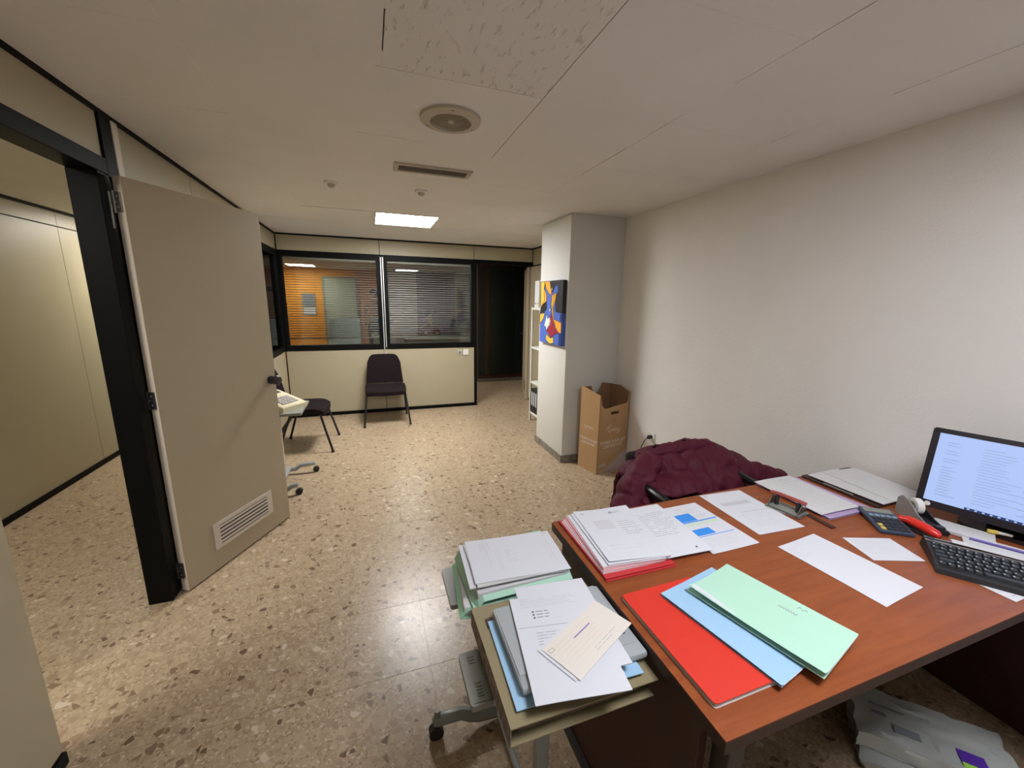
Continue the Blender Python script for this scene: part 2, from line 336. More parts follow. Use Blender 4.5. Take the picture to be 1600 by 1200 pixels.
# left wall: hollow partition with panels as parts
wl = struct('wall_left', MB().box((XL-.075, -1.4, .0), (XL-.012, 1.470, H)).box((XL-.075, 1.470, 2.11), (XL-.012, 2.36, H)).box((XL-.075, 2.36, 0), (XL-.012, 4.47, H)).box((XL-.075, 4.47, 0), (XL-.012, YB, .88)).box((XL-.075, 4.47, 2.09), (XL-.012, YB, H)), 'black')
def pn(y0, y1, z0, z1, m='panel', par=wl, out=0):
    put('wall_panel', MB().box((XL-.014, y0+.0015, z0), (XL+out, y1-.0015, z1), bev=.001), m, par)
pn(-.9, .28, .05, 2.282); pn(.28, 1.480, .05, 2.282)
pn(1.484, 2.325, 2.105, 2.282)
pn(2.412, 2.46, .05, 2.285, 'edge', out=.012); pn(2.462, 3.268, .05, 2.282); pn(3.270, 4.468, .05, 2.282)
pn(4.470, 5.66, .05, .875); pn(4.470, 5.66, 2.10, 2.282)
# back faces of the partition, seen from the side room
for a, b in ((.28, 1.48), (2.40, 3.6), (3.6, 4.46)): put('wall_panel', MB().box((XL-.088, a+.002, .05), (XL-.074, b-.002, 2.2)), 'panel', wl)
struct('trim_1', MB().box((XL-.002, -1.3, H-.018), (XL+.012, YB, H+.002)), 'black')
struct('baseboard_left', MB().box((XL-.004, -1.3, 0), (XL+.008, 1.478, .045)).box((XL-.004, 2.345, 0), (XL+.008, YB, .045)), 'black')
# black door frame
df = struct('trim_2', MB().box((XL-.095, 2.250, 0), (XL+.008, 2.335, 2.04), bev=.003), 'black')
put('lintel', MB().box((XL-.095, 1.40, 2.04), (XL+.010, 2.335, 2.105), bev=.003), 'black', df)
put('post_above_lintel', MB().box((XL-.02, 2.325, 2.035), (XL+.010, 2.41, H-.001), bev=.002), 'black', df)
put('jamb', MB().box((XL-.092, 1.478, 0), (XL-.0145, 1.492, 2.04)), 'black', df)
put('hinge_plate', MB().box((XL+.008, 2.296, 1.82), (XL+.010, 2.312, 1.97)), 'brass', df)
# ---- the open door ----
HX, HY = -1.018, 2.322; ang = math.atan2(2.982-2.31, -.645+1.01)
dr = thing('door_1', None, None, (HX, HY, 0), ang, kind='structure')
LW, LH, TH = .762, 2.036, .042
put('door_leaf', MB().box((0, -TH, .008), (LW, 0, LH), bev=.0012), 'door', dr, world=False)
put('edge_band', MB().box((-.0015, -TH+.001, .009), (.0005, -.001, LH-.001)), 'edge', dr, world=False)
vg = put('air_grille', MB().box((.175, -TH-.006, .128), (.612, -TH-.0002, .148)).box((.175, -TH-.006, .262), (.612, -TH-.0002, .285)).box((.175, -TH-.006, .148), (.215, -TH-.0002, .262)).box((.572, -TH-.006, .148), (.612, -TH-.0002, .262)), 'alu', dr, world=False, label='aluminium air grille low on the door')
put('grille_backing', MB().box((.213, -TH-.0012, .146), (.574, -TH-.0001, .264)), 'back', vg, world=False)
for q in range(5):
    z = .154+q*.0225
    put('slat', MB().add([(.215, -TH-.006, z), (.572, -TH-.006, z), (.572, -TH-.0045, z+.013), (.215, -TH-.0045, z+.013), (.215, -TH-.004, z-.001), (.572, -TH-.004, z-.001), (.572, -TH-.0018, z+.012), (.215, -TH-.0018, z+.012)], [(0, 1, 2, 3), (7, 6, 5, 4), (0, 4, 5, 1), (1, 5, 6, 2), (2, 6, 7, 3), (3, 7, 4, 0)]), 'alu', vg, world=False)
hd = put('door_handle', MB().tube([(.715, -TH, 1.01), (.715, -TH-.012, 1.01)], .026, 20).tube([(.715, -TH-.01, 1.01), (.715, -TH-.05, 1.01)], .010).tube([(.715, -TH-.036, 1.01), (.715, -TH-.055, 1.01), (.715, -TH-.066, 1.01)], [.028, .033, .024], 20), 'blackp', dr, world=False, smooth='auto', label='black round door knob')
put('door_handle', MB().tube([(.715, .0, 1.01), (.715, .012, 1.01)], .026, 20).tube([(.715, .01, 1.01), (.715, .05, 1.01), (.72, .062, 1.01), (.80, .064, 1.01)], .010).tube([(.72, .062, 1.01), (.785, .064, 1.01), (.80, .06, 1.01)], [.012, .014, .011]), 'blackp', dr, world=False, smooth='auto', label='black lever handle on the far side')
for z, m in ((1.93, 'brass'), (1.045, 'blackp'), (.13, 'blackp')):
    h = put('hinge', MB().cyl((-.012, -.004, z-.045), (-.012, -.004, z+.045), .006, 10).box((-.012, -.034, z-.04), (-.002, -.002, z+.04)), m, dr, world=False)
    put('screw', MB().cyl((-.0125, -.024, z+.022), (-.0108, -.024, z+.022), .004, 8).cyl((-.0125, -.024, z-.022), (-.0108, -.024, z-.022), .004, 8).cyl((-.0125, -.014, z), (-.0108, -.014, z), .004, 8), 'alu', h, world=False)
# ---- left-room shell ----
LX = -2.405
w2 = struct('wall_far_left', MB().box((LX-.08, -1.4, 0), (LX-.012, YB, 2.3)), 'black')
for a in (-.28, .92, 2.12, 3.33, 4.535):
    b = min(a+1.205, YB-.01)
    put('wall_panel', MB().box((LX-.013, a+.002, .045), (LX, b-.002, 2.077), bev=.001), 'panel', w2)
    put('wall_panel', MB().box((LX-.013, a+.002, 2.086), (LX, b-.002, 2.195), bev=.001), 'panel', w2)
struct('trim_3', MB().box((LX-.004, -1.3, 2.193), (LX+.012, YB, 2.215)), 'black')
struct('baseboard_far_left', MB().box((LX-.004, -1.3, 0), (LX+.010, YB, .045)), 'black')
struct('ceiling_side_room', MB().box((LX-.08, -1.4, 2.215), (XL-.07, YB, 2.26)), 'ceil')
struct('wall_side_room_back', MB().box((LX-.08, YB-.06, 0), (XL-.09, YB+.02, 2.3)), 'panel')
struct('wall_side_room_front', MB().box((LX-.08, -1.5, 0), (XL-.08, -1.4, 2.3)), 'panel')
# ---- back partition ----
wb = struct('wall_back', MB().box((XL, YB+.012, 0), (1.41, YB+.07, .88)).box((XL, YB+.012, 2.09), (2.32, YB+.07, H)), 'black')
def pb(x0, x1, z0, z1): put('wall_panel', MB().box((x0+.0015, YB, z0), (x1-.0015, YB+.013, z1), bev=.001), 'panel', wb)
pb(XL+.012, .148, .045, .875); pb(.152, 1.405, .045, .875)
pb(XL+.012, .148, 2.105, 2.282); pb(.152, 1.405, 2.105, 2.282); pb(1.409, 2.29, 2.105, 2.282)
put('wall_panel', MB().box((XL+.01, YB+.069, .04), (1.40, YB+.08, .88)), 'panel', wb)
struct('trim_4', MB().box((XL, YB-.012, H-.018), (2.30, YB+.012, H+.002)), 'black')
struct('baseboard_back', MB().box((XL, YB-.010, 0), (1.42, YB+.012, .042)), 'black')
# glazed frames
def window(name, mk, plane, a0, a1, z0, z1, lab):
    """plane 'y' => along x at y=YB ; plane 'x' => along y at x=XL"""
    w = thing(name, None, None, (0, 0, 0), kind='structure')
    def bx(a, b, d0, d1, c, d):
        if plane == 'y': return ((a, YB+d0, c), (b, YB+d1, d))
        return ((XL-d1, a, c), (XL-d0, b, d))
    fr = MB()
    for a, b, c, d in mk: fr.box(*bx(a, b, -.012, .075, c, d), bev=.002)
    put('window_frame', fr, 'black', w)
    put('glass_pane', MB().box(*bx(a0, a1, .008, .011, z0, z1)), 'glass', w)
    put('glass_pane', MB().box(*bx(a0, a1, .060, .063, z0, z1)), 'glass', w)
    bl = MB(); n = 0; z = z1-.035
    while z > z0+.085:
        c = bx(a0+.01, a1-.01, .026, .046, z, z+.001)
        (x0, y0, q0), (x1, y1, q1) = c
        tilt = .0025
        if plane == 'y': bl.add([(x0, y0, z-tilt), (x1, y0, z-tilt), (x1, y1, z+tilt), (x0, y1, z+tilt), (x0, y0, z-tilt-.0007), (x1, y0, z-tilt-.0007), (x1, y1, z+tilt-.0007), (x0, y1, z+tilt-.0007)], [(0, 1, 2, 3), (7, 6, 5, 4), (0, 4, 5, 1), (1, 5, 6, 2), (2, 6, 7, 3), (3, 7, 4, 0)])
        else: bl.add([(x0, y0, z+tilt), (x1, y0, z-tilt), (x1, y1, z-tilt), (x0, y1, z+tilt), (x0, y0, z+tilt-.0007), (x1, y0, z-tilt-.0007), (x1, y1, z-tilt-.0007), (x0, y1, z+tilt-.0007)], [(0, 1, 2, 3), (7, 6, 5, 4), (0, 4, 5, 1), (1, 5, 6, 2), (2, 6, 7, 3), (3, 7, 4, 0)])
        z -= .030
    put('blind_slats', bl, 'slat', w, kind='stuff')
    put('blind_rail', MB().box(*bx(a0+.008, a1-.008, .026, .048, z1-.03, z1-.004)), 'slat', w)
    put('blind_rail', MB().box(*bx(a0+.008, a1-.008, .028, .046, z+.01, z+.022)), 'slat', w)
    cd = MB()
    for f in (.18, .5, .82):
        a = a0+(a1-a0)*f; cd.box(*bx(a-.001, a+.001, .035, .038, z+.01, z1-.01))
    put('blind_cord', cd, 'slat', w)
    return w
window('window_1', [(XL+.055, .145, .88, .945), (XL+.055, .145, 2.035, 2.10), (XL-.02, XL+.055, .88, 2.10), (.10, .148, .945, 2.035)], 'y', XL+.055, .10, .945, 2.035, '')
window('window_2', [(.195, 1.375, .88, .945), (.195, 1.375, 2.035, 2.10), (.195, .235, .945, 2.035), (1.365, 1.41, .88, 2.10)], 'y', .235, 1.365, .945, 2.035, '')
window('window_3', [(4.47, 5.60, .88, .945), (4.47, 5.60, 2.035, 2.10), (4.47, 4.53, .88, 2.10), (5.58, 5.66, .88, 2.10)], 'x', 4.53, 5.58, .945, 2.035, '')
md = struct('trim_5', MB().box((.148, YB+.002, .88), (.195, YB+.07, 2.10)), 'black')
for x in (.158, .184): put('aluminium_strip', MB().box((x-.006, YB-.010, .70 if x < .17 else .90), (x+.006, YB+.001, 2.075), bev=.002), 'alu', md)
eg = struct('trim_6', MB().box((1.408, YB-.012, 0), (1.442, YB+.078, 2.105), bev=.002), 'black')
put('lintel', MB().box((1.442, YB-.012, 2.05), (2.30, YB+.078, 2.105), bev=.002), 'black', eg)
# corridor side partition (behind the column)
ws = struct('wall_right_rear', MB().box((2.31, CY1, 0), (2.38, YB+.07, H)), 'black')
for a, b in ((CY1+.001, 4.47), (4.474, 5.06), (5.064, YB+.06)):
    put('wall_panel', MB().box((2.297, a, .045), (2.312, b, 2.045)), 'panel', ws); put('wall_panel', MB().box((2.297, a, 2.06), (2.312, b, 2.282)), 'panel', ws)
put('trim', MB().box((2.288, CY1, H-.018), (2.312, YB, H)).box((2.29, CY1, 2.045), (2.312, YB, 2.06)), 'black', ws)
d2 = thing('door_2', None, None, (2.292, YB+.10, 0), math.atan2(.77, .25), kind='structure')
put('door_leaf', MB().box((0, 0, .008), (.80, .04, 2.046), bev=.001), 'door', d2, world=False)
put('door_handle', MB().tube([(.74, .04, 1.0), (.74, .08, 1.0), (.65, .085, 1.0)], .009), 'blackp', d2, world=False)
put('hinge', MB().box((.0, .038, .17), (.05, .048, .31), bev=.004), 'blackp', d2, world=False)

# ---- next room ----
NY = 11.8
struct('wall_next_far', MB().box((-3.2, NY+.02, 0), (3.6, NY+.1, 2.4)), 'greyw')
def nw(name, x0, x1, m, d=0): struct(name, MB().box((x0, NY-.002-d, 0), (x1, NY+.02, 2.3)), m)
nw('wall_orange', -3.1, -1.12, 'orange'); nw('wall_salmon', -.33, .40, 'rust'); nw('wall_lilac', .40, 1.26, 'lilac', .01); nw('wall_purple', 1.26, 2.35, 'purple', .005)
struct('wall_above_far_door', MB().box((-1.12, NY-.002, 2.07), (-.33, NY+.02, 2.3)), 'orange')
struct('wall_next_left', MB().box((-3.2, YB, 0), (-3.1, NY, 2.4)), 'orange'); struct('wall_next_right', MB().box((3.5, YB, 0), (3.6, NY, 2.4)), 'greyw')
struct('ceiling_next', MB().box((-3.2, YB+.07, 2.3), (3.6, NY+.1, 2.36)), 'ceil')
d3 = struct('door_3', MB().box((-1.10, NY-.045, .01), (-.35, NY-.004, 2.05), bev=.003), 'gdoor')
put('door_frame', MB().box((-1.15, NY-.05, 0), (-1.102, NY-.003, 2.10)).box((-.348, NY-.05, 0), (-.30, NY-.003, 2.10)).box((-1.102, NY-.05, 2.052), (-.348, NY-.003, 2.10)), 'greyp', d3)
put('door_handle', MB().tube([(-.43, NY-.04, 1.02), (-.43, NY-.09, 1.02), (-.54, NY-.09, 1.02)], .014), 'blackp', d3)
struct('trim_7', MB().box((2.30, YB+.07, 0), (3.5, YB+.14, H)), 'panel')

# ================= LIGHT FITTINGS =================
def led(x0, x1, y0, y1, z, label, m='led', group=None):
    t = thing('ceiling_light', label, 'ceiling light', ((x0+x1)/2, (y0+y1)/2, z), group=group)
    put('frame', MB().box((x0+.004, y0+.004, z-.004), (x1-.004, y0+.018, z+.02)).box((x0+.004, y1-.018, z-.004), (x1-.004, y1-.004, z+.02)).box((x0+.004, y0+.018, z-.004), (x0+.018, y1-.018, z+.02)).box((x1-.018, y0+.018, z-.004), (x1-.004, y1-.018, z+.02)), 'whitem', t)
    put('diffuser', MB().box((x0+.018, y0+.018, z-.001), (x1-.018, y1-.018, z+.004)), m, t)
    return t
for (xm, ym), c in led_cells.items():
    led(*c, H, 'square white ceiling light panel near the back partition' if ym > 3 else 'square white ceiling light panel over the near side of the desk, out of the picture', 'led' if ym > 3 else 'led1')
led(-2.12, -1.52, 5.00, 5.58, 2.215, 'square white ceiling light of the side room behind the open door', 'led3')
led(-1.80, -1.20, 10.6, 11.2, 2.30, 'ceiling light seen through the left pane of the glazed partition', 'led2')
led(-2.05, -1.45, .75, 1.33, 2.215, 'unseen ceiling light added to the side room to brighten its near floor', 'led3')  # added lamp outside the view, brightens the floor at the near left
led(.20, .80, 6.9, 7.5, 2.30, 'square ceiling light of the next room nearest the glazed partition', 'led2')

# ceiling speaker / round diffuser
rx, ry = .368, 1.89
t = thing('ceiling_diffuser', 'round beige ceiling vent with ribbed recessed centre', 'ceiling vent', (rx, ry, H))
def ring(r0, r1, z0, z1, n=48, cx=rx, cy=ry):
    vs = []; fs = []
    for i in range(n):
        a = 2*PI*i/n; c, s_ = math.cos(a), math.sin(a)
        vs += [(cx+r0*c, cy+r0*s_, z0), (cx+r1*c, cy+r1*s_, z0), (cx+r1*c, cy+r1*s_, z1), (cx+r0*c, cy+r0*s_, z1)]
    for i in range(n):
        j = (i+1) % n
        for k in range(4): fs.append((4*i+k, 4*j+k, 4*j+(k+1) % 4, 4*i+(k+1) % 4))
    return MB().add(vs, fs)
r_ = ring(.088, .128, H-.012, H-.001); r_.v = [(x, y, z-(.006 if math.hypot(x-rx, y-ry) < .1 and z < H-.005 else 0)) for x, y, z in r_.v]
put('rim', r_, 'vent', t, smooth='auto')
put('backing_cone', MB().tube([(rx, ry, H-.002), (rx, ry, H+.006)], [.089, .089], 40), 'ventd', t)
rr = MB()
for k in range(9): q = ring(.018+k*.008, .0225+k*.008, H-.010+.0006*k, H-.002, 40); rr.add(q.v, q.f)
put('grille_rings', rr, 'speaker', t)
put('hub', MB().tube([(rx, ry, H-.002), (rx, ry, H-.014), (rx, ry, H-.018)], [.016, .015, .008], 20), 'vent', t)
for k in range(3):
    a = k*2.1+.4; put('screw', MB().cyl((rx+.112*math.cos(a), ry+.112*math.sin(a), H-.016), (rx+.112*math.cos(a), ry+.112*math.sin(a), H-.012), .004, 8), 'ventd', t)
# linear vent
t = thing('ceiling_vent', 'long narrow brown-framed slot vent in the ceiling', 'ceiling vent', (.40, 2.61, H))
X0, X1, V0, V1 = .172, .628, 2.545, 2.69
put('frame', MB().box((X0, V0, H-.010), (X1, V0+.022, H-.0005)).box((X0, V1-.022, H-.010), (X1, V1, H-.0005)).box((X0, V0+.022, H-.010), (X0+.026, V1-.022, H-.0005)).box((X1-.026, V0+.022, H-.010), (X1, V1-.022, H-.0005)), 'vent', t)
put('backing', MB().box((X0+.02, V0+.02, H-.0022), (X1-.02, V1-.02, H-.0008)), 'ventd', t)
for k in range(4): put('louvre', MB().box((X0+.028, V0+.030+k*.026, H-.0075), (X1-.028, V0+.036+k*.026, H-.003)), 'ventd', t)
for (x, y, lab) in ((-.204, 3.126, 'small round detector on the ceiling, the left one of two'), (.387, 3.115, 'small round detector on the ceiling, the right one of two')):
    t = thing('smoke_detector', lab, 'detector', (x, y, H))
    put('base', MB().tube([(x, y, H-.0008), (x, y, H-.010), (x, y, H-.014)], [.045, .045, .038], 24), 'whitem', t, smooth='auto')
    put('sensor_cap', MB().tube([(x, y, H-.014), (x, y, H-.030), (x, y, H-.036)], [.024, .020, .010], 20), 'vent', t, smooth='auto')
solo('ceiling_patch', MB().box((-.50, 3.98, H-.004), (.055, 4.50, H-.0008), bev=.0015), 'ceil', 'painted-over blank cover plate on the ceiling left of the lit panel', 'cover plate')

# ================= NEXT ROOM CONTENTS =================
t = thing('wardrobe', 'tall dark green wardrobe with brown wood frame beyond the doorway', 'wardrobe', (2.5, 7.6, 0))
WY = 7.36
put('carcass', MB().box((1.90, WY+.02, .0), (3.45, WY+.55, 2.29)), 'wardb', t)
put('plinth', MB().box((1.90, WY-.004, .065), (3.45, WY+.02, .135)), 'wardb', t)
put('stone_base', MB().box((1.90, WY-.012, 0), (3.45, WY+.02, .062)), 'stone', t)
for a, b in ((1.905, 2.03), (2.115, 2.615), (2.625, 3.02), (3.03, 3.44)):
    d = put('door', MB().box((a, WY-.006, .145), (b, WY+.02, 2.17), bev=.003), 'wardg', t)
    [put('moulding', MB().box((a+.02, WY-.010, z_), (b-.02, WY-.005, z_+.01)), 'wardg', d) for z_ in (.18, 2.13)]
put('stile', MB().box((2.032, WY-.010, .145), (2.112, WY+.02, 2.25)), 'wardb', t)
put('cornice', MB().box((1.90, WY-.012, 2.18), (3.45, WY+.02, 2.29)), 'wardb', t)
t = thing('wall_notice', 'small grey and white framed notice on the orange wall of the next room', 'notice', (-1.52, NY-.01, 1.3))
put('frame', MB().box((-1.66, NY-.014, 1.10), (-1.34, NY-.003, 1.66)), 'greyp', t); put('picture', MB().box((-1.64, NY-.017, 1.34), (-1.36, NY-.013, 1.63)), 'wgrey', t); put('sheet', MB().box((-1.64, NY-.017, 1.12), (-1.36, NY-.013, 1.30)), 'paper', t)
t = thing('filing_cabinet', 'pale blue-grey cabinet in front of the far door beyond the blinds', 'cabinet', (-.55, 9.4, 0))
put('body', MB().box((-.82, 9.1, .02), (-.22, 9.55, 1.12), bev=.01), 'paleblue', t)
for z in (.06, .41, .76): 
    q = put('drawer', MB().box((-.80, 9.085, z), (-.24, 9.102, z+.33), bev=.004), 'paleblue', t); put('handle', MB().box((-.60, 9.07, z+.24), (-.44, 9.086, z+.26)), 'alu', q)
def office_desk(x0, x1, y0, y1, z, lab, m):
    t = thing('office_desk', lab, 'desk', ((x0+x1)/2, (y0+y1)/2, 0))
    put('desktop', MB().box((x0, y0, z-.03), (x1, y1, z), bev=.003), m, t); put('modesty_panel', MB().box((x0+.05, y0+.05, .25), (x1-.05, y0+.07, z-.031)), m, t)
    for a in (x0+.03, x1-.06): put('leg', MB().box((a, y0+.04, 0), (a+.03, y1-.04, z-.031)), 'greyp', t)
office_desk(.0, .30, 7.9, 8.6, .86, 'grey counter end standing behind the middle post of the glazed partition', 'greyp'); office_desk(.62, 2.6, 8.30, 8.90, .78, 'pale office desk in the next room where the seated person works', 'greyw')
t = thing('computer_monitor', 'black monitor seen from behind on the grey counter in the next room', 'monitor', (.14, 8.15, .86))
put('shell', MB().box((-.02, 8.12, .93), (.34, 8.16, 1.20), bev=.012), 'blackp', t); put('stand', MB().box((.12, 8.13, .868), (.18, 8.17, .95)).box((.05, 8.05, .861), (.25, 8.25, .872)), 'blackp', t)
t = thing('computer_monitor', 'dark monitor on the pale desk right of the seated person in the next room', 'monitor', (1.9, 8.8, .78))
put('shell', MB().box((1.70, 8.78, .84), (2.10, 8.82, 1.13), bev=.012), 'blackp', t); put('stand', MB().box((1.87, 8.79, .785), (1.93, 8.83, .86)).box((1.78, 8.70, .781), (2.02, 8.92, .790)), 'blackp', t)
def person(label, jts, edges, rad, base, mats, split, hairpts, facing):
    t = thing('person', label, 'person', base)
    me = bpy.data.meshes.new('body'); me.from_pydata([tuple(Vector(j)) for j in jts], edges, [])
    o = bpy.data.objects.new('body', me); COL.objects.link(o)
    sk_ = o.modifiers.new('skin', 'SKIN')
    if not me.skin_vertices: me.skin_vertices.new()
    for i, r in enumerate(rad): me.skin_vertices[0].data[i].radius = (r, r) if not isinstance(r, tuple) else r
    me.skin_vertices[0].data[0].use_root = True
    s2 = o.modifiers.new('sub', 'SUBSURF'); s2.levels = 2
    dg = bpy.context.evaluated_depsgraph_get(); m2 = bpy.data.meshes.new_from_object(o.evaluated_get(dg)); bpy.data.objects.remove(o)
    m2.materials.clear()
    for mm in mats: m2.materials.append(M[mm])
    for p in m2.polygons: p.use_smooth = True; p.material_index = split(p.center)
    b = bpy.data.objects.new('body', m2); COL.objects.link(b); b.parent = t
    hc, hr = hairpts
    bm = bmesh.new(); bmesh.ops.create_uvsphere(bm, u_segments=20, v_segments=14, radius=1)
    hv = MB(); hv.add([tuple(Vector((v.co.x*hr[0], v.co.y*hr[1], v.co.z*hr[2]))+Vector(hc)) for v in bm.verts if True], [[v.index for v in f.verts] for f in bm.faces]); bm.free()
    put('hair', hv, 'hair', t, world=False, smooth=True)
    return t
# seated person, facing the camera side, working at the desk
J = [(0, 0, .47), (0, .02, .70), (0, .02, .92), (0, 0, 1.00), (0, -.02, 1.07), (0, -.03, 1.20), (.17, .0, .93), (-.17, 0, .93), (.21, -.10, .76), (-.21, -.10, .76), (.14, -.33, .83), (-.14, -.33, .83), (.11, -.41, .82), (-.11, -.41, .82), (.10, -.02, .45), (-.10, -.02, .45), (.12, -.40, .46), (-.12, -.40, .46), (.12, -.42, .08), (-.12, -.42, .08), (.12, -.55, .04), (-.12, -.55, .04), (0, -.125, 1.15)]
E_ = [(0, 1), (1, 2), (2, 3), (3, 4), (4, 5), (2, 6), (2, 7), (6, 8), (7, 9), (8, 10), (9, 11), (10, 12), (11, 13), (0, 14), (0, 15), (14, 16), (15, 17), (16, 18), (17, 19), (18, 20), (19, 21), (5, 22)]
R_ = [.13, .12, .12, .055, .055, .085, .06, .06, .045, .045, .032, .032, .02, .02, .09, .09, .065, .065, .045, .045, .035, .035, .018]
p1 = person('person in a dark maroon top seated at the desk, behind the right pane', J, E_, R_, (1.26, 9.35, 0), ['skin', 'maroon', 'trou'], lambda c: 0 if (c.z > 1.01 or (c.y < -.35 and c.z > .7)) else (1 if c.z > .56 else 2), ((0, .0, 1.235), (.093, .095, .085)), -1)
for nm_, a_, b_ in (('eye', (-.04, -.118, 1.19), (-.022, -.110, 1.20)), ('eye', (.022, -.118, 1.19), (.04, -.110, 1.20)), ('mouth', (-.02, -.118, 1.115), (.02, -.105, 1.122))): put(nm_, MB().box(a_, b_), 'hair', p1, world=False)
t = thing('office_chair', 'black office chair under the seated person in the next room', 'chair', (1.26, 9.42, 0))
put('seat', MB().box((1.04, 9.25, .30), (1.48, 9.62, .36), bev=.02), 'blackp', t); put('backrest', MB().box((1.07, 9.55, .45), (1.45, 9.60, .90), bev=.02), 'blackp', t); put('column', MB().cyl((1.26, 9.45, .03), (1.26, 9.45, .30), .03), 'blackp', t); put('base', MB().box((1.0, 9.42, .01), (1.52, 9.48, .05)).box((1.23, 9.2, .01), (1.29, 9.7, .05)), 'blackp', t)
J = [(0, 0, .95), (0, 0, 1.15), (0, .01, 1.40), (0, .0, 1.50), (0, -.02, 1.56), (0, -.02, 1.67), (.19, 0, 1.42), (-.19, 0, 1.42), (.23, .02, 1.14), (-.23, .02, 1.14), (.22, -.06, .90), (-.22, -.06, .90), (.21, -.09, .80), (-.21, -.09, .80), (.10, 0, .90), (-.10, 0, .90), (.11, 0, .48), (-.11, 0, .48), (.11, .03, .09), (-.11, .03, .09), (.12, -.12, .04), (-.12, -.12, .04), (0, -.115, 1.64)]
R_ = [.14, .12, .125, .055, .055, .085, .06, .06, .045, .045, .034, .034, .024, .024, .095, .095, .065, .065, .045, .045, .035, .035, .018]
p2 = person('person in an ochre top standing near the salmon wall, behind the left pane', J, E_, R_, (.10, 10.9, 0), ['skin', 'ochre', 'trou'], lambda c: 0 if (c.z > 1.52 or (c.z < .88 and abs(c.x) > .18 and c.z > .7)) else (1 if c.z > .92 else 2), ((0, .015, 1.705), (.093, .098, .085)), -1)
for a_, b_ in (((-.04, -.108, 1.66), (-.022, -.10, 1.67)), ((.022, -.108, 1.66), (.04, -.10, 1.67))): put('eye', MB().box(a_, b_), 'hair', p2, world=False)

# ================= CHAIRS =================
def stack_chair(label, loc, rz):
    t = thing('visitor_chair', label, 'chair', loc, rz)
    # local: faces -y. seat
    def seat(u, v):
        x = (u-.5)*2; y = (v-.5)*2
        e = .055*max(0, abs(x)**6*0+0)
        X = x*.245*(1-.06*abs(y)**5); Yy = y*.215*(1-.08*abs(x)**5)
        z = .455+.010*x*x-.030*max(0, -y)**4-.012*abs(x)**8-.008*abs(y)**8
        return (X, Yy, z)
    put('seat', MB().grid(seat, 14, 12, t=.045), 'fabric', t, world=False, smooth='auto')
    def back(u, v):
        x = (u-.5)*2; h = v
        w = .235-.035*h; X = x*w*(1-.10*max(0, h-.75)*4*abs(x)**3)
        z = .452+.368*h-.035*abs(x)**6*(h > .7)*((h-.7)/.3)
        yy = .215+.075*h+.02*(1-x*x)*.8
        return (X, yy, z)
    bk = MB(); bk.grid(back, 14, 12); n = len(bk.v)
    v0 = list(bk.v); f0 = list(bk.f)
    q = lambda i, j: j*15+i
    rg = [q(i, 0) for i in range(15)]+[q(14, j) for j in range(1, 13)]+[q(i, 12) for i in range(13, -1, -1)]+[q(0, j) for j in range(11, 0, -1)]
    bk = MB().add(v0+[(x, y+.035, z+.004) for x, y, z in v0], f0+[tuple(n+a for a in f[::-1]) for f in f0]+[(rg[(i+1) % len(rg)], rg[i], n+rg[i], n+rg[(i+1) % len(rg)]) for i in range(len(rg))])
    put('backrest', bk, 'fabric', t, world=False, smooth='auto')
    for s_ in (-1, 1):
        put('leg', MB().tube([(s_*.225, -.16, .415), (s_*.245, -.20, .25), (s_*.272, -.262, .012)], .0115), 'blackm', t, world=False, smooth='auto')
        put('leg', MB().tube([(s_*.225, .10, .415), (s_*.245, .16, .25), (s_*.265, .235, .012)], .0115), 'blackm', t, world=False, smooth='auto')
        for yy in (-.262, .235): put('foot_cap', MB().cyl((s_*(.272 if yy < 0 else .265), yy, 0), (s_*(.271 if yy < 0 else .264), yy*.995, .022), .0145, 12), 'blackp', t, world=False)
        put('back_upright', MB().tube([(s_*.225, .08, .41), (s_*.222, .20, .40), (s_*.218, .245, .47), (s_*.20, .29, .66)], .010), 'blackm', t, world=False, smooth='auto')
    put('seat_frame', MB().tube([(-.225, .12, .412), (-.225, -.16, .412), (.225, -.16, .412), (.225, .12, .412), (-.225, .12, .412)], .010), 'blackm', t, world=False)
    return t
stack_chair('dark brown upholstered chair against the beige panel under the glazing', (.135, 5.235, 0), 0)
stack_chair('dark brown upholstered chair against the left wall, half behind the open door', (-.685, 4.52, 0), PI/2-.04)

# ================= TROLLEY BEHIND THE DOOR WITH ADDING MACHINE =================
t = thing('machine_stand', 'grey wheeled machine stand half hidden behind the open door', 'stand', (-.72, 3.55, 0))
put('top', MB().box((-.95, 3.34, .645), (-.545, 3.76, .667), bev=.004), 'greyp', t)
put('column', MB().box((-.775, 3.52, .07), (-.735, 3.58, .645), bev=.006), 'alu', t)
put('cross_bar', MB().box((-.775, 3.33, .045), (-.735, 3.78, .075), bev=.006), 'greyp2', t)
for yy, xe in ((3.77, -.54), (3.34, -.615)):
    f_ = put('foot', MB().tube([(-.90, yy, .035), (-.70, yy, .045), (-.66, yy, .075), (xe, yy, .080)], [.016, .020, .020, .018], 8), 'greyp2', t, smooth='auto')
    for xx in (xe+.005, -.91): put('caster', MB().cyl((xx-.0, yy-.014, .026), (xx, yy+.014, .026), .0255, 16), 'blackp', f_, smooth='auto')
t = thing('adding_machine', 'beige desktop adding machine on the stand behind the door', 'adding machine', (-.715, 3.55, .667), -.62)
def wedge(x0, x1, y0, y1, zf, zb, z0=0, X=None):
    return MB().add([(x0, y0, z0), (x1, y0, z0), (x1, y1, z0), (x0, y1, z0), (x0, y0, zf), (x1, y0, zf), (x1, y1, zb), (x0, y1, zb)], [(0, 3, 2, 1), (4, 5, 6, 7), (0, 1, 5, 4), (1, 2, 6, 5), (2, 3, 7, 6), (3, 0, 4, 7)], X)
Xr = rotz(PI/2)
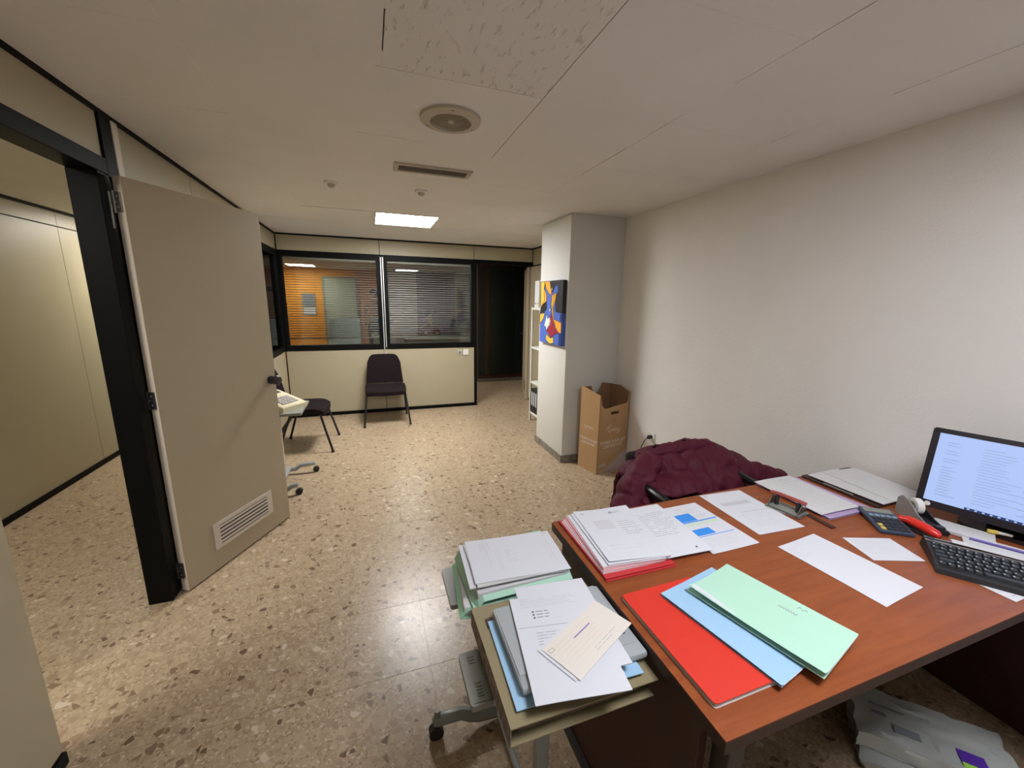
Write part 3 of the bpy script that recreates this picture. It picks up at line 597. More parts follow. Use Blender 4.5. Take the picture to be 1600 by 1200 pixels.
b_ = put('body', wedge(-.12, .12, -.14, .15, .035, .115, X=Xr), 'beigep', t, world=False)
sl = math.atan2(.08, .29); XS = Xr @ Matrix.Translation((0, -.14, .0355)) @ Matrix.Rotation(sl, 4, 'X')
put('top_plate', MB().box((-.115, .01, 0), (.115, .285, .004), XS, bev=.002), 'beigep', t, world=False)
kb_ = put('keypad', MB().box((-.08, .04, .004), (.08, .17, .006), XS), 'keyg', t, world=False)
for i in range(6):
    for j in range(4): put('key', MB().box((-.075+i*.026, .045+j*.031, .006), (-.055+i*.026, .068+j*.031, .012), XS, bev=.002), 'keyg', kb_, world=False)
put('display', MB().box((-.05, .19, .004), (.0, .215, .007), XS), 'lcd', t, world=False); put('print_window', MB().box((-.085, .235, .004), (.085, .27, .010), XS, bev=.002), 'lcd', t, world=False)

# ================= SHELVING BEHIND COLUMN =================
t = thing('metal_shelving', 'narrow white metal shelving unit behind the column', 'shelving', (2.1, 4.40, 0))
SX0, SX1, SY0, SY1 = 1.915, 2.27, 3.99, 4.74
for x in (SX0, SX1-.03):
    for y in (SY0, SY1-.03): put('post', MB().box((x, y, 0), (x+.03, y+.003, 1.47)).box((x, y, 0), (x+.003, y+.03, 1.47)) if y == SY0 else MB().box((x, y+.027, 0), (x+.03, y+.03, 1.47)).box((x, y, 0), (x+.003, y+.03, 1.47)), 'whitem', t)
for z in (.10, .505, .955, 1.44): put('shelf', MB().box((SX0+.004, SY0+.004, z), (SX1-.004, SY1-.004, z+.025), bev=.002), 'whitem', t)
def binder(x, y, z, h, m, lm, lab, grp=None, hole=True):
    t = thing('lever_arch_file', lab, 'binder', (x+.14, y+.03, z), group=grp)
    put('cover', MB().box((x, y, z), (x+.28, y+.058, z+h), bev=.003), m, t)
    put('spine_label', MB().box((x-.001, y+.014, z+h*.30), (x+.001, y+.044, z+h*.86)), lm, t)
    put('finger_hole', MB().cyl((x-.0015, y+.029, z+h*.16), (x+.001, y+.029, z+h*.16), .011, 16), 'blackp', t)
for k, yy in enumerate((4.61, 4.545)): binder(SX0+.01, yy, 1.4655, .32, 'whitem', 'paper', 'white binder on top of the shelving, ' + ('farther of the two' if k == 0 else 'nearer, beside the painting'))
for k, yy in enumerate((4.64, 4.575, 4.51, 4.445)): binder(SX0+.01, yy, .1255, .315, 'blackp', 'paper', 'black binder on the bottom shelf, ' + ['farthest, by the white post', 'second from the white post', 'third from the white post', 'nearest the column'][k])
solo('tape_reel', MB().cyl((1.97, 4.42, 1.016), (1.97, 4.47, 1.016), .035, 24), 'blackp', 'black roll standing on the middle shelf behind the column', 'roll', smooth='auto')

# ================= PAINTING =================
t = thing('canvas_painting', 'colourful abstract canvas of orange, blue, black and crimson shapes hung on the column', 'painting', (1.67, 3.585, 1.44))
PY0, PY1, PZ0, PZ1 = 3.335, 3.845, 1.135, 1.735
put('canvas', MB().box((1.652, PY0, PZ0), (CX-.0005, PY1, PZ1), bev=.002), 'pa_b', t)
def pq(u, v): return (PY1-(PY1-PY0)*u, PZ1-(PZ1-PZ0)*v)
shapes = [('pa_o', [(0, 0), (.42, 0), (.50, .13), (.52, .22), (.40, .20), (.25, .11), (.22, .03), (.18, .12), (.30, .22), (.30, .32), (.15, .36), (.03, .42)]),
 ('pa_y', [(0, 0), (.18, .0), (.16, .18), (.20, .30), (.10, .36), (0, .40)]),
 ('pa_k', [(.46, 0), (1, 0), (1, .50), (.72, .48), (.70, .30), (.80, .16), (.78, .07), (.66, .08), (.56, .18), (.47, .12)]),
 ('pa_k', [(.30, .32), (.31, .44), (.20, .50), (.0, .52), (.02, .44), (.14, .38)]),
 ('pa_y', [(0, .53), (.24, .51), (.18, .60), (0, .70)]),
 ('pa_o', [(.52, .23), (.74, .18), (.70, .30), (.60, .42), (.66, .60), (.98, .64), (.98, .80), (.85, .80), (.68, .70), (.56, .52), (.50, .36)]),
 ('pa_y', [(.56, .27), (.68, .22), (.60, .34), (.55, .46), (.62, .62), (.80, .76), (.68, .70), (.56, .52), (.52, .36)]),
 ('pa_r', [(.52, .52), (.60, .58), (.72, .72), (.90, .80), (.68, .84), (.54, .90), (.36, .80), (.46, .66)]),
 ('pa_w', [(.34, .52), (.38, .60), (.46, .57), (.52, .62), (.48, .70), (.40, .74), (.34, .80), (.30, .73), (.22, .72), (.28, .62)]),
 ('pa_w', [(.50, .11), (.54, .10), (.55, .15), (.51, .16)]), ('pa_w', [(.44, .43), (.49, .43), (.49, .48), (.44, .48)]),
 ('pa_y', [(.34, .85), (.52, .91), (.66, .88), (.68, .97), (.50, 1.0), (.32, .94)]),
 ('pa_d', [(.92, .52), (1, .50), (1, .62), (.92, .62)]), ('pa_d', [(.9, .82), (1, .80), (1, 1), (.9, 1)])]
grp_ = {}
for n_, (mm, pts) in enumerate(shapes):
    # outline a little proud of the last one, like layered paint
    P = [pq(*p) for p in pts]
    mb = MB().prism(P, 0, .0009+n_*.00012, Matrix(((0, 0, -1, 1.652), (1, 0, 0, 0), (0, 1, 0, 0), (0, 0, 0, 1))))
    put('painted_shape', mb, mm, t)
ol = MB()
for mm, pts in shapes:
    P = [pq(*p) for p in pts]
    ol.tube([(1.6500, y, z) for y, z in P+[P[0]]], .0022, 4)
put('outline_strokes', ol, 'pa_k', t)
put('canvas_side', MB().box((1.6525, PY0-.001, PZ0+.30), (CX-.001, PY0+.0005, PZ1-.002)), 'pa_k', t)

# ================= CARDBOARD BOX =================
A = Vector((1.870, 2.955)); rb = .24
t = thing('cardboard_box', 'tall open cardboard collection box with white print beside the column', 'box', (A.x, A.y, 0), rb)
BW, BD, TK = .384, .25, .005
def vert_prism(pts, X): return MB().prism(pts, 0, TK, X)
XF = Matrix(((1, 0, 0, 0), (0, 0, 1, 0), (0, 1, 0, 0), (0, 0, 0, 1)))            # (u,v,d) -> (u,d,v)
fpts = [(0, 0), (BW, 0), (BW, .735), (.345, .735), (.33, .66), (.30, .625), (.10, .61), (.055, .615), (.03, .64), (.012, .72), (0, .735)]
# front: built round the hand slot
fr = MB()
sl0, sl1, sz0, sz1 = .145, .245, .545, .57
fr.prism([(0, 0), (BW, 0), (BW, sz0), (0, sz0)], 0, TK, XF); fr.prism([(0, sz0), (sl0, sz0), (sl0, sz1), (0, sz1)], 0, TK, XF); fr.prism([(sl1, sz0), (BW, sz0), (BW, sz1), (sl1, sz1)], 0, TK, XF)
fr.prism([(0, sz1), (BW, sz1), (BW, .735), (BW-.015, .735), (BW-.026, .66), (BW-.046, .632), (.10, .61), (.055, .615), (.03, .64), (.014, .70), (0, .735)], 0, TK, XF)
fo = put('front_panel', fr, 'card', t, world=False)
XB = Matrix.Translation((0, BD-TK, 0)) @ XF
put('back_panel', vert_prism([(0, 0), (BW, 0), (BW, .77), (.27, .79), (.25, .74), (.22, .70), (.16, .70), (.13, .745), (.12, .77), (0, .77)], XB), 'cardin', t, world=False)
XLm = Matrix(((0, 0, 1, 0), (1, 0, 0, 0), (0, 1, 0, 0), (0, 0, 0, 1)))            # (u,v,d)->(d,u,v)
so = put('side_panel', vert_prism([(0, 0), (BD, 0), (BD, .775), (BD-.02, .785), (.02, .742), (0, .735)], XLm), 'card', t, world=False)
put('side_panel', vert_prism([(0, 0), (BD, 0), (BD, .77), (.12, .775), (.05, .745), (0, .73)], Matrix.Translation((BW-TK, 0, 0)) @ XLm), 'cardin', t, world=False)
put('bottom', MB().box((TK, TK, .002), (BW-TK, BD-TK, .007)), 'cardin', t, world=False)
put('slot', MB().box((.172, -.0008, .495), (.205, .0008, .500)), 'cardin', fo, world=False)
FX = Matrix(((1, 0, 0, 0), (0, 0, 1, -.0006), (0, 1, 0, 0), (0, 0, 0, 1)))
def ftext(s_, size, u, v, bold=0): return text_mb(s_, size, Matrix.Translation((u, -.0008, v)) @ Matrix.Rotation(PI/2, 4, 'X'), bold)
mb = ftext('Lyreco', .05, .19, .40, .0006)
put('printed_title', ftext('TONER & INK-JET', .042, .19, .285, .0012), 'cardprint', fo, world=False)
put('printed_title', ftext('CARTRIDGES', .042, .19, .245, .0012), 'cardprint', fo, world=False)
def arc(cx, cz, r, a0, a1, w, n=8):
    pts = [(cx+r*math.cos(a0+(a1-a0)*i/n), cz+.5*r*math.sin(a0+(a1-a0)*i/n)) for i in range(n+1)]
    return pts
for a0, a1 in ((1.9, 3.0), (-1.1, .1)):
    P = arc(.19, .40, .095, a0, a1, .004)
    mb.tube([(x, -.001, z) for x, z in P], [.001, .003, .004, .004, .004, .003, .003, .002, .001], 5)
put('printed_lettering', mb, 'cardprint', fo, world=False)
ln = MB()
for k, (a, b) in enumerate(((.07, .31), (.10, .29), (.12, .27))): ln.box((a, -.0008, .205-k*.016), (b, .0004, .210-k*.016))
ln.box((.03, -.0008, .055), (.12, .0004, .085))
put('small_print', ln, 'cardpale', fo, world=False)
put('pale_corner_print', MB().prism([(.01, .002), (BW-.002, .002), (BW-.002, .18), (.30, .145), (.20, .075), (.10, .025)], -.0009, .0004, XF), 'cardpale', fo, world=False)
XS2 = Matrix.Translation((-.0008, 0, 0)) @ Matrix(((0, 0, -1, 0), (-1, 0, 0, BD), (0, 1, 0, 0), (0, 0, 0, 1)))
mb = text_mb('Lyreco', .042, XS2 @ Matrix.Translation((.125, .42, 0)), .0006)
for s_, v in (('TONER & INK-JET', .30), ('CARTRIDGES', .262)): put('printed_title', text_mb(s_, .030, XS2 @ Matrix.Translation((.125, v, 0)), .001), 'cardprint', so, world=False)
put('printed_lettering', mb, 'cardprint', so, world=False)

# ================= WALL SOCKETS =================
t = thing('wall_socket', 'white wall socket with a black plug above the jacket', 'socket', (XR-.005, 2.70, .40))
put('plate', MB().box((XR-.010, 2.665, .365), (XR-.0008, 2.745, .445), bev=.003), 'whitem', t)
pl = put('plug', MB().cyl((XR-.042, 2.705, .408), (XR-.010, 2.705, .408), .017, 16).tube([(XR-.040, 2.705, .408), (XR-.055, 2.705, .40)], [.012, .006]), 'blackp', t, smooth='auto')
put('cord', MB().tube([(XR-.05, 2.705, .404), (XR-.075, 2.705, .385), (XR-.10, 2.71, .33), (XR-.11, 2.72, .25), (XR-.10, 2.73, .15), (XR-.08, 2.70, .04), (XR-.1, 2.5, .006), (XR-.12, 2.1, .006)], .0035, 8), 'blackp', pl, smooth=True)
t = thing('light_switch', 'white switch beside a small metal socket on the low beige panel', 'switch', (1.28, YB-.003, .80))
put('switch_plate', MB().box((1.24, YB-.014, .765), (1.32, YB-.0005, .845), bev=.003), 'whitem', t); put('rocker', MB().box((1.255, YB-.018, .785), (1.305, YB-.013, .825), bev=.002), 'whitem', t)
t = thing('wall_socket', 'small grey metal socket left of the white switch on the low beige panel', 'socket', (1.19, YB-.003, .80))
put('plate', MB().box((1.155, YB-.009, .77), (1.225, YB-.0005, .835), bev=.003), 'alu', t); put('socket_face', MB().cyl((1.19, YB-.013, .802), (1.19, YB-.008, .802), .021, 20), 'greyp', t)

# ================= DESK =================
DZ = .747
t = thing('office_desk', 'large cherry wood office desk in the foreground covered with papers', 'desk', (1.4, .8, 0))
out = [(.578, .420), (1.66, .414), (1.78, .12), (2.235, .12), (2.235, 1.212), (.588, 1.202)]
put('desktop', MB().prism(out, DZ-.003, DZ), 'desk', t)
put('edge_band', MB().prism(out, DZ-.032, DZ-.0032), 'deskedge', t)
put('side_panel', MB().box((.606, .50, .0), (.630, 1.15, DZ-.033), bev=.002), 'deskpanel', t)
put('side_panel', MB().box((2.19, .30, .0), (2.215, 1.15, DZ-.033)), 'deskpanel', t)
put('modesty_panel', MB().box((.631, 1.10, .06), (2.189, 1.12, DZ-.033)), 'deskpanel', t)
put('leg', MB().box((.640, .455, 0), (.685, .497, DZ-.033), bev=.003), 'deskleg', t)
put('leg', MB().box((.590, .455, .0), (.606, 1.16, .03)), 'deskleg', t)

# ---- paper tools ----
def X2(cx, cy, a): return Matrix.Translation((cx, cy, 0)) @ rotz(a)
def zf(z, w, h, curl):
    """curl: dict of lifted corners {'tl':..} and sag"""
    def f(x, y):
        u, v = x/w+.5, y/h+.5
        return z+curl.get('bl', 0)*(1-u)**3*(1-v)**3+curl.get('br', 0)*u**3*(1-v)**3+curl.get('tl', 0)*(1-u)**3*v**3+curl.get('tr', 0)*u**3*v**3+curl.get('l', 0)*(1-u)**4+curl.get('r', 0)*u**4+curl.get('b', 0)*(1-v)**4+curl.get('t', 0)*v**4+curl.get('w', 0)*math.sin(u*5+v*3)
    return f
def sheet(name, cx, cy, z, w, h, a, m, label, cat, t_=.0006, curl={}, group=None, prints=(), nu=8, nv=10, parts=()):
    """rectangular sheet lying at height z; prints = [(material, [(x0,y0,x1,y1)...])] in metres from centre"""
    f = zf(z+t_, w, h, curl)
    o = thing(name, label, cat, (cx, cy, z), a, group) if prints else None
    fn = lambda u, v: ((u-.5)*w, (v-.5)*h, f((u-.5)*w, (v-.5)*h)-z)
    if o is None:
        r = put(name, MB().grid(fn, nu, nv, t=t_), m, None, world=False, label=label, cat=cat, group=group); r.location = (cx, cy, z); r.rotation_euler = (0, 0, a); return r
    sh = put('sheet', MB().grid(fn, nu, nv, t=t_), m, o, world=False)
    for pm, rects in prints:
        mb = MB()
        for x0, y0, x1, y1 in rects:
            n = max(1, int((x1-x0)/.03)); k = max(1, int((y1-y0)/.03))
            mb.grid(lambda u, v: (x0+(x1-x0)*u, y0+(y1-y0)*v, f(x0+(x1-x0)*u, y0+(y1-y0)*v)-z+.0004), n, k, t=.0002)
        put('print', mb, pm, o, world=False)
    return o
def rows(x0, x1, y1, n, dy, th=.0018, gap=.35, seed=1, short=.3):
    r = random.Random(seed); out = []
    for i in range(n):
        y = y1-i*dy; x = x0; xe = x1-(x1-x0)*short*r.random()
        while x < xe:
            l = r.uniform(.008, .03)
            out.append((x, y, min(x+l, xe), y+th)); x += l+.004+(.02 if r.random() < gap*.3 else 0)
    return out
A4 = (.21, .297)
# --- top-left pile: crimson folder, fanned pages, letters ---
z = DZ+.0005
t = thing('document_folder', 'crimson card folder at the bottom of the pile at the far left desk corner', 'folder', (.728, 1.03, z), -.02)
put('cover', MB().box((-.122, -.172, 0), (.122, .160, .003)), 'redd', t, world=False); put('page_block', MB().box((-.112, -.160, .0032), (.118, .155, .006)), 'paper2', t, world=False)
put('top_cover', MB().box((-.122, -.168, .0062), (.120, .158, .008)), 'redd', t, world=False)
z += .0085
for i, (mm, dx, dy, a) in enumerate((('pink', -.008, .006, -.05), ('paper2', -.004, .006, -.07), ('pink', 0, .006, -.085), ('paper2', .004, .008, -.10), ('pink', .004, .008, -.11), ('paper', .008, .008, -.125))):
    sheet('paper_sheet', .722+dx, 1.022+dy, z, *A4, a+.02, mm, '%s sheet fanned above the crimson folder, number %s from the bottom' % ({'pink': 'pink', 'paper2': 'off-white', 'paper': 'white'}[mm], ['one', 'two', 'three', 'four', 'five', 'six'][i]), 'paper', t_=.0022, group='fanned sheets above the crimson folder'); z += .0028
sheet('document_sheaf', .745, 1.030, z, *A4, -.09, 'paper', 'thick white sheaf directly under the letter with a grey box on the desk pile', 'papers', t_=.004); z += .0048
# wider letter overlapping to right
sheet('letter', .908, 1.018, z-.006, .205, .285, -.03, 'paper', 'white letter poking out right of the desk corner pile, beside the blue-printed statement', 'paper', t_=.0006, curl={'b': -.010, 'w': .001}, prints=[('ink', rows(-.04, .09, .09, 13, .011, seed=4)), ('inkd', [(.055, -.122, .062, -.115)])])
def boxed(x0, y0, x1, y1, t=.001): return [(x0, y0, x1, y0+t), (x0, y1-t, x1, y1), (x0, y0, x0+t, y1), (x1-t, y0, x1, y1)]
sheet('letter', .757, 1.035, z, .215, .30, -.115, 'paper', 'white letter with a grey rectangle, uppermost on the pile at the desk corner', 'paper', t_=.0007, curl={'bl': .004, 'w': .0012, 'tr': .004},
      prints=[('ink', rows(-.09, -.07, .128, 2, .006, seed=3)+rows(.035, .065, .12, 2, .006, seed=5)), ('navy', boxed(.020, .112, .031, .123, .002)), ('inkl', [(-.062, .020, .002, .075)]), ('ink', rows(.022, .095, .055, 7, .0125, seed=6)), ('inkl', rows(-.07, .06, -.075, 2, .02, th=.001, seed=8))])
sheet('bank_statement', 1.103, 1.012, DZ+.0006, .205, .29, .012, 'paper', 'printed statement with two bright blue blocks beside the desk pile', 'paper', curl={'bl': .002},
      prints=[('oran', [(-.02, .118, .008, .122)]), ('blueink', [(-.085, .036, .012, .085), (-.085, .028, .095, .034), (-.085, -.050, .010, -.014), (-.085, -.058, .085, -.055)]), ('greenink', [(-.085, .008, .085, .022)]), ('inkl', rows(-.01, .085, .105, 3, .009, seed=11)+rows(-.08, .085, -.005, 2, .009, seed=12)+rows(-.02, .085, .062, 3, .008, seed=14)), ('inkl', rows(-.08, .07, -.075, 5, .010, seed=13))])
sheet('invoice', 1.362, 1.046, DZ+.0006, *A4, -.055, 'paper', 'white invoice with a striped grey table between the statement and the hole punch', 'paper',
      prints=[('ink', boxed(-.07, .045, .06, .072, .0008)+[(-.07, .051, .06, .053), (-.07, .057, .06, .059), (-.07, .063, .06, .065)]), ('ink', [(-.045, -.008, .09, -.0065), (-.095, .132, -.08, .134)]), ('inkl', rows(-.06, .08, -.03, 7, .0125, seed=21))])
sheet('blank_sheet', 1.354, .695, DZ+.0006, .197, .292, .085, 'paper', 'nearly blank white sheet in the middle of the desk', 'paper', curl={'w': .0006},
      prints=[('inkl', rows(-.085, -.01, .125, 8, .007, th=.001, seed=31, short=.6))])
sheet('note_paper', 1.570, .715, DZ+.0006, .165, .125, -.34, 'paper', 'small white note sheet between the calculator and the keyboard', 'paper', prints=[('inkl', rows(-.07, .06, .04, 6, .013, th=.0008, seed=33))])
# --- folders: red, blue, green ---
t = thing('red_notebook', 'bright red bound folder with white pages at the front left of the desk', 'folder', (.722, .632, DZ), .003)
def rounded(w, h, r, n=4):
    pts = []
    for cx, cy, a0 in ((w/2-r, h/2-r, 0), (-w/2+r, h/2-r, PI/2), (-w/2+r, -h/2+r, PI), (w/2-r, -h/2+r, 1.5*PI)):
        for i in range(n+1): a = a0+i*PI/2/n; pts.append((cx+r*math.cos(a), cy+r*math.sin(a)))
    return pts
put('back_cover', MB().prism(rounded(.236, .318, .008), .0005, .002), 'pagegrey', t, world=False)
put('page_block', MB().prism(rounded(.230, .312, .006), .002, .0115), 'pagegrey', t, world=False)
put('front_cover', MB().prism(rounded(.236, .318, .010), .0115, .013), 'red', t, world=False)
def folder(name, label, cx, cy, z, w, h, a, m, curl, inner='paper', lift=.004, marks=None, clipped=False):
    t = thing(name, label, 'folder', (cx, cy, z), a)
    f = zf(lift, w, h, curl)
    def fn(u, v):
        return ((u-.5)*w, (v-.5)*h, f((u-.5)*w, (v-.5)*h))
    g_ = MB().grid(fn, 10, 12, t=.0008)
    # clip the bottom right corner
    put('cover', g_, m, t, world=False)
    put('inner_sheets', MB().grid(lambda u, v: ((u-.5)*(w-.006)+.003, (v-.5)*(h-.004)-.003, f((u-.5)*w, (v-.5)*h)-.0012), 10, 12, t=.0012), inner, t, world=False)
    f2 = zf(.0012, w, h, {k_: c*.2 for k_, c in curl.items()})
    put('back_cover', MB().grid(lambda u, v: ((u-.5)*w, (v-.5)*h, f2((u-.5)*w, (v-.5)*h)), 10, 12, t=.0008), m, t, world=False)
    if marks:
        mb = MB()
        for st in marks: mb.tube([(x, y, f(x, y)+.0006) for x, y in st], .0007, 4)
        put('pencil_note', mb, 'ink', t, world=False)
    return t
folder('document_folder', 'light blue card folder lying between the red and the mint green one', .845, .628, DZ+.0135, .228, .305, .20, 'sky', {'l': .003, 'b': -.002}, lift=.005)
r = random.Random(4)
scrib = []
for row, (xx, n) in enumerate(((.045, 7), (.075, 2))):
    p = []
    for i in range(n*3): p.append((xx+.006*math.sin(i*2.1)+row*.004, -.05-.010*row+i*.0021*(2 if row else 1)))
    scrib.append(p)
folder('document_folder', 'mint green card folder with a pencilled note, lying over the blue one', .915, .612, DZ+.0215, .203, .312, .262, 'mint', {'l': .010, 'tl': .006, 'b': .002}, lift=.006, marks=scrib)
t = thing('metal_fastener', 'thin metal file fastener at the left edge of the mint green folder', 'fastener', (.86, .55, DZ+.022), .262)
put('prong', MB().tube([(0, .035, 0), (.0, -.035, .0), (.004, -.036, .0), (.004, .03, .001)], .0011, 6), 'steel', t, world=False)
# --- right back: lilac folder + letters + tray ---
folder('document_folder', 'lilac card folder under a letter beside the hole punch', 1.712, 1.050, DZ+.0005, .238, .315, -.015, 'lila', {'r': .0, 'br': .006}, lift=.008, inner='lila')
sheet('letter', 1.688, 1.060, DZ+.016, .208, .296, -.03, 'paper2', 'white letter lying on the lilac folder', 'paper', t_=.002, curl={'l': -.004}, prints=[('ink', rows(.0, .085, .125, 2, .012, seed=41)+[(.0, .095, .09, .0965)]), ('inkl', rows(-.03, .085, .075, 8, .012, seed=42)+rows(-.08, .05, -.04, 5, .014, seed=43))])
t = thing('document_tray', 'dark brown clip folder with papers against the wall behind the lilac folder', 'folder', (2.045, 1.050, DZ), -.01)
put('board', MB().prism(rounded(.335, .310, .01), .0004, .007), 'deskedge', t, world=False); put('metal_clip', MB().box((-.163, -.06, .007), (-.151, .06, .011), bev=.001), 'steel', t, world=False)
sheet('paper_sheet', 2.010, 1.045, DZ+.012, *A4, .02, 'paper2', 'off-white sheet on the dark brown clip folder, the lower of two', 'paper', t_=.003)
sheet('letter', 2.088, 1.035, DZ+.0155, .21, .297, -.08, 'paper2', 'off-white letter on the dark brown clip folder next to the wall', 'paper', t_=.001, curl={'w': .001}, prints=[('ink', rows(-.09, -.05, .12, 1, .01, seed=50)), ('inkl', rows(-.06, .09, .07, 8, .014, seed=51)), ('inkl', [(-.05, -.005, -.035, .003), (-.045, -.035, -.03, -.027)])])
# --- hole punch ---
t = thing('hole_punch', 'grey metal hole punch with a worn red lever', 'hole punch', (1.508, 1.000, DZ), -1.36)
put('base', MB().prism(rounded(.125, .085, .006), .0004, .007), 'steel', t, world=False)
put('tray', MB().box((-.055, -.034, .007), (.055, .034, .010), bev=.001), 'greyp', t, world=False)
for s_ in (-1, 1): put('bracket', MB().prism([(-.038, .0), (.038, 0), (.020, .036), (-.008, .040)], s_*.052-.0015, s_*.052+.0015, Matrix(((0, 0, 1, 0), (1, 0, 0, 0), (0, 1, 0, .009), (0, 0, 0, 1)))), 'steel', t, world=False)
for s_ in (-1, 1): put('punch_pin', MB().cyl((s_*.038, .0, .010), (s_*.038, .0, .045), .008, 14), 'blackp', t, world=False, smooth='auto')
put('lever', MB().tube([(-.062, .004, .052), (-.04, .0, .056), (.04, .0, .056), (.062, .004, .052)], .011, 10, flat=.55), 'dullred', t, world=False, smooth='auto')
solo('ruler', MB().box((-.011, -.075, 0), (.011, .075, .003), Matrix.Translation((1.552, .925, DZ+.0006)) @ rotz(-.05), bev=.001), 'deskpanel', 'dark translucent brown ruler along the edge of the lilac folder', 'ruler')
# --- calculator ---
t = thing('calculator', 'slate blue pocket calculator with yellow keys', 'calculator', (1.762, .812, DZ), -.62)
Xc = Matrix.Rotation(.10, 4, 'X')
put('body', MB().box((-.052, -.078, .0), (.052, .078, .013), Matrix.Translation((0, 0, .008)) @ Xc, bev=.003), 'slate', t, world=False)
put('display', MB().box((-.045, .042, .013), (.045, .070, .0145), Matrix.Translation((0, 0, .008)) @ Xc), 'greyp', t, world=False)
for i in range(5):
    for j in range(5):
        mm = 'yellow' if (i == 0 and j in (0, 1)) else 'keyw' if j == 4 else 'blackp'
        put('key', MB().box((-.043+i*.0180, -.070+j*.0205, .013), (-.029+i*.0180, -.056+j*.0205, .0165), Matrix.Translation((0, 0, .008)) @ Xc, bev=.0015), mm, t, world=False, label='yellow key' if mm == 'yellow' else None)
# --- tape dispenser and stapler ---
t = thing('tape_dispenser', 'grey and black tape dispenser with a roll of clear tape', 'tape dispenser', (1.905, .775, DZ), -2.10)
side = [(-.085, 0), (.085, 0), (.090, .022), (.055, .030), (.02, .040), (-.03, .070), (-.065, .078), (-.085, .060)]
XV = Matrix(((1, 0, 0, 0), (0, 0, 1, 0), (0, 1, 0, .0005), (0, 0, 0, 1)))
put('side_wall', MB().prism(side, -.030, -.026, XV), 'gplas', t, world=False); put('side_wall', MB().prism([(x, y*.75) for x, y in side], .022, .026, XV), 'blackp', t, world=False)
put('base', MB().box((-.083, -.026, .001), (.086, .022, .020), bev=.002), 'blackp', t, world=False)
rl = ring(.016, .030, -.011, .011, 24, 0, 0)
put('tape_roll', MB().add(rl.v, rl.f, Matrix.Translation((-.035, -.002, .052)) @ Matrix.Rotation(PI/2, 4, 'X')), 'whitem', t, world=False, smooth='auto')
put('cutter', MB().box((.070, -.014, .020), (.088, .012, .034), bev=.002), 'blackp', t, world=False)
t = thing('stapler', 'red stapler lying beside the tape dispenser', 'stapler', (1.815, .742, DZ), -1.72)
put('base', MB().prism(rounded(.125, .030, .008), .0004, .008), 'blackp', t, world=False)
put('upper_arm', MB().tube([(-.058, 0, .022), (-.03, 0, .030), (.02, 0, .030), (.055, 0, .024), (.066, 0, .020)], [.012, .016, .017, .015, .008], 12, flat=.9), 'redp', t, world=False, smooth='auto')
put('magazine', MB().box((-.055, -.007, .009), (.062, .007, .017)), 'steel', t, world=False)
# --- loose pens, notes, marker near the monitor ---
solo('notepad', MB().box((-.075, -.045, 0), (.075, .045, .013), Matrix.Translation((1.965, .685, DZ+.0006)) @ rotz(-1.18), bev=.002), 'paper2', 'white note pad in front of the monitor base', 'notepad')
solo('envelope', MB().box((-.10, -.045, 0), (.10, .045, .006), Matrix.Translation((1.955, .575, DZ+.0006)) @ rotz(-1.10), bev=.001), 'paper2', 'white envelope stack behind the keyboard', 'envelope')
t = thing('highlighter', 'short white marker with a yellow cap on the monitor base', 'marker', (2.035, .625, DZ+.0165), -.9)
put('barrel', MB().cyl((-.004, 0, .007), (.030, 0, .007), .0055, 12), 'whitem', t, world=False); put('cap', MB().cyl((-.028, 0, .007), (-.004, 0, .007), .007, 12), 'yellow', t, world=False)

# --- monitor ---
th_ = .32; ux, uy = math.sin(th_), -math.cos(th_)
BL = Vector((1.955, .827, .797))
az = math.atan2(uy, ux)                       # local +x runs along the screen from its far-left corner
t = thing('computer_monitor', 'black flat monitor with a lit blue-white screen on the desk', 'monitor', (BL.x, BL.y, DZ), az)
MW, MH = .470, .303
tilt = -.27
XM = Matrix.Translation((0, 0, BL.z-DZ)) @ Matrix.Rotation(tilt, 4, 'X') @ Matrix(((1, 0, 0, 0), (0, 0, -1, 0), (0, 1, 0, 0), (0, 0, 0, 1)))   # (u, v, out) -> out = -y
def mprism(pts, a, b, mb=None): return (mb or MB()).prism(pts, a, b, XM)
def shift(pts, dx, dy): return [(x+dx, y+dy) for x, y in pts]
put('housing', mprism(shift(rounded(MW, MH, .012), MW/2, MH/2), -.030, -.0005).prism(shift(rounded(MW*.6, MH*.6, .03), MW/2, MH/2), -.055, -.030, XM), 'bezel', t, world=False)
bz = MB()
for p in ([(0.004, 0), (MW-.004, 0), (MW-.004, .026), (.004, .026)], [(.004, MH-.018), (MW-.004, MH-.018), (MW-.004, MH), (.004, MH)], [(0, .004), (.020, .004), (.020, MH-.004), (0, MH-.004)], [(MW-.020, .004), (MW, .004), (MW, MH-.004), (MW-.020, MH-.004)]): mprism(p, -.003, .003, bz)
put('bezel', bz, 'bezel', t, world=False)
sc_ = put('screen', mprism([(.020, .026), (MW-.020, .026), (MW-.020, MH-.018), (.020, MH-.018)], -.001, .0012), 'screen', t, world=False)
px_ = MB(); r = random.Random(9)
for k in range(20):
    y = MH-.05-k*.0105
    if y < .05: break
    if k % 3 != 2 or k > 9: mprism([(.045, y), (.045+r.uniform(.02, .05), y), (.045+r.uniform(.02, .05), y+.0022), (.045, y+.0022)][0:4], .0008, .0016, px_)
    e_ = .155+r.uniform(.02, .09); mprism([(.135, y), (e_, y), (e_, y+.0016), (.135, y+.0016)], .0008, .0016, px_)
    if k % 2: mprism([(.24, y-.002), (.30+r.uniform(0, .08), y-.002), (.30+r.uniform(0, .08), y), (.24, y)], .0008, .0016, px_)
put('window_text', px_, 'screend', sc_, world=False)
put('taskbar', mprism([(.125, .026), (MW-.020, .026), (MW-.020, .0345), (.125, .0345)], .0009, .0018), 'taskb', sc_, world=False)
ic = MB()
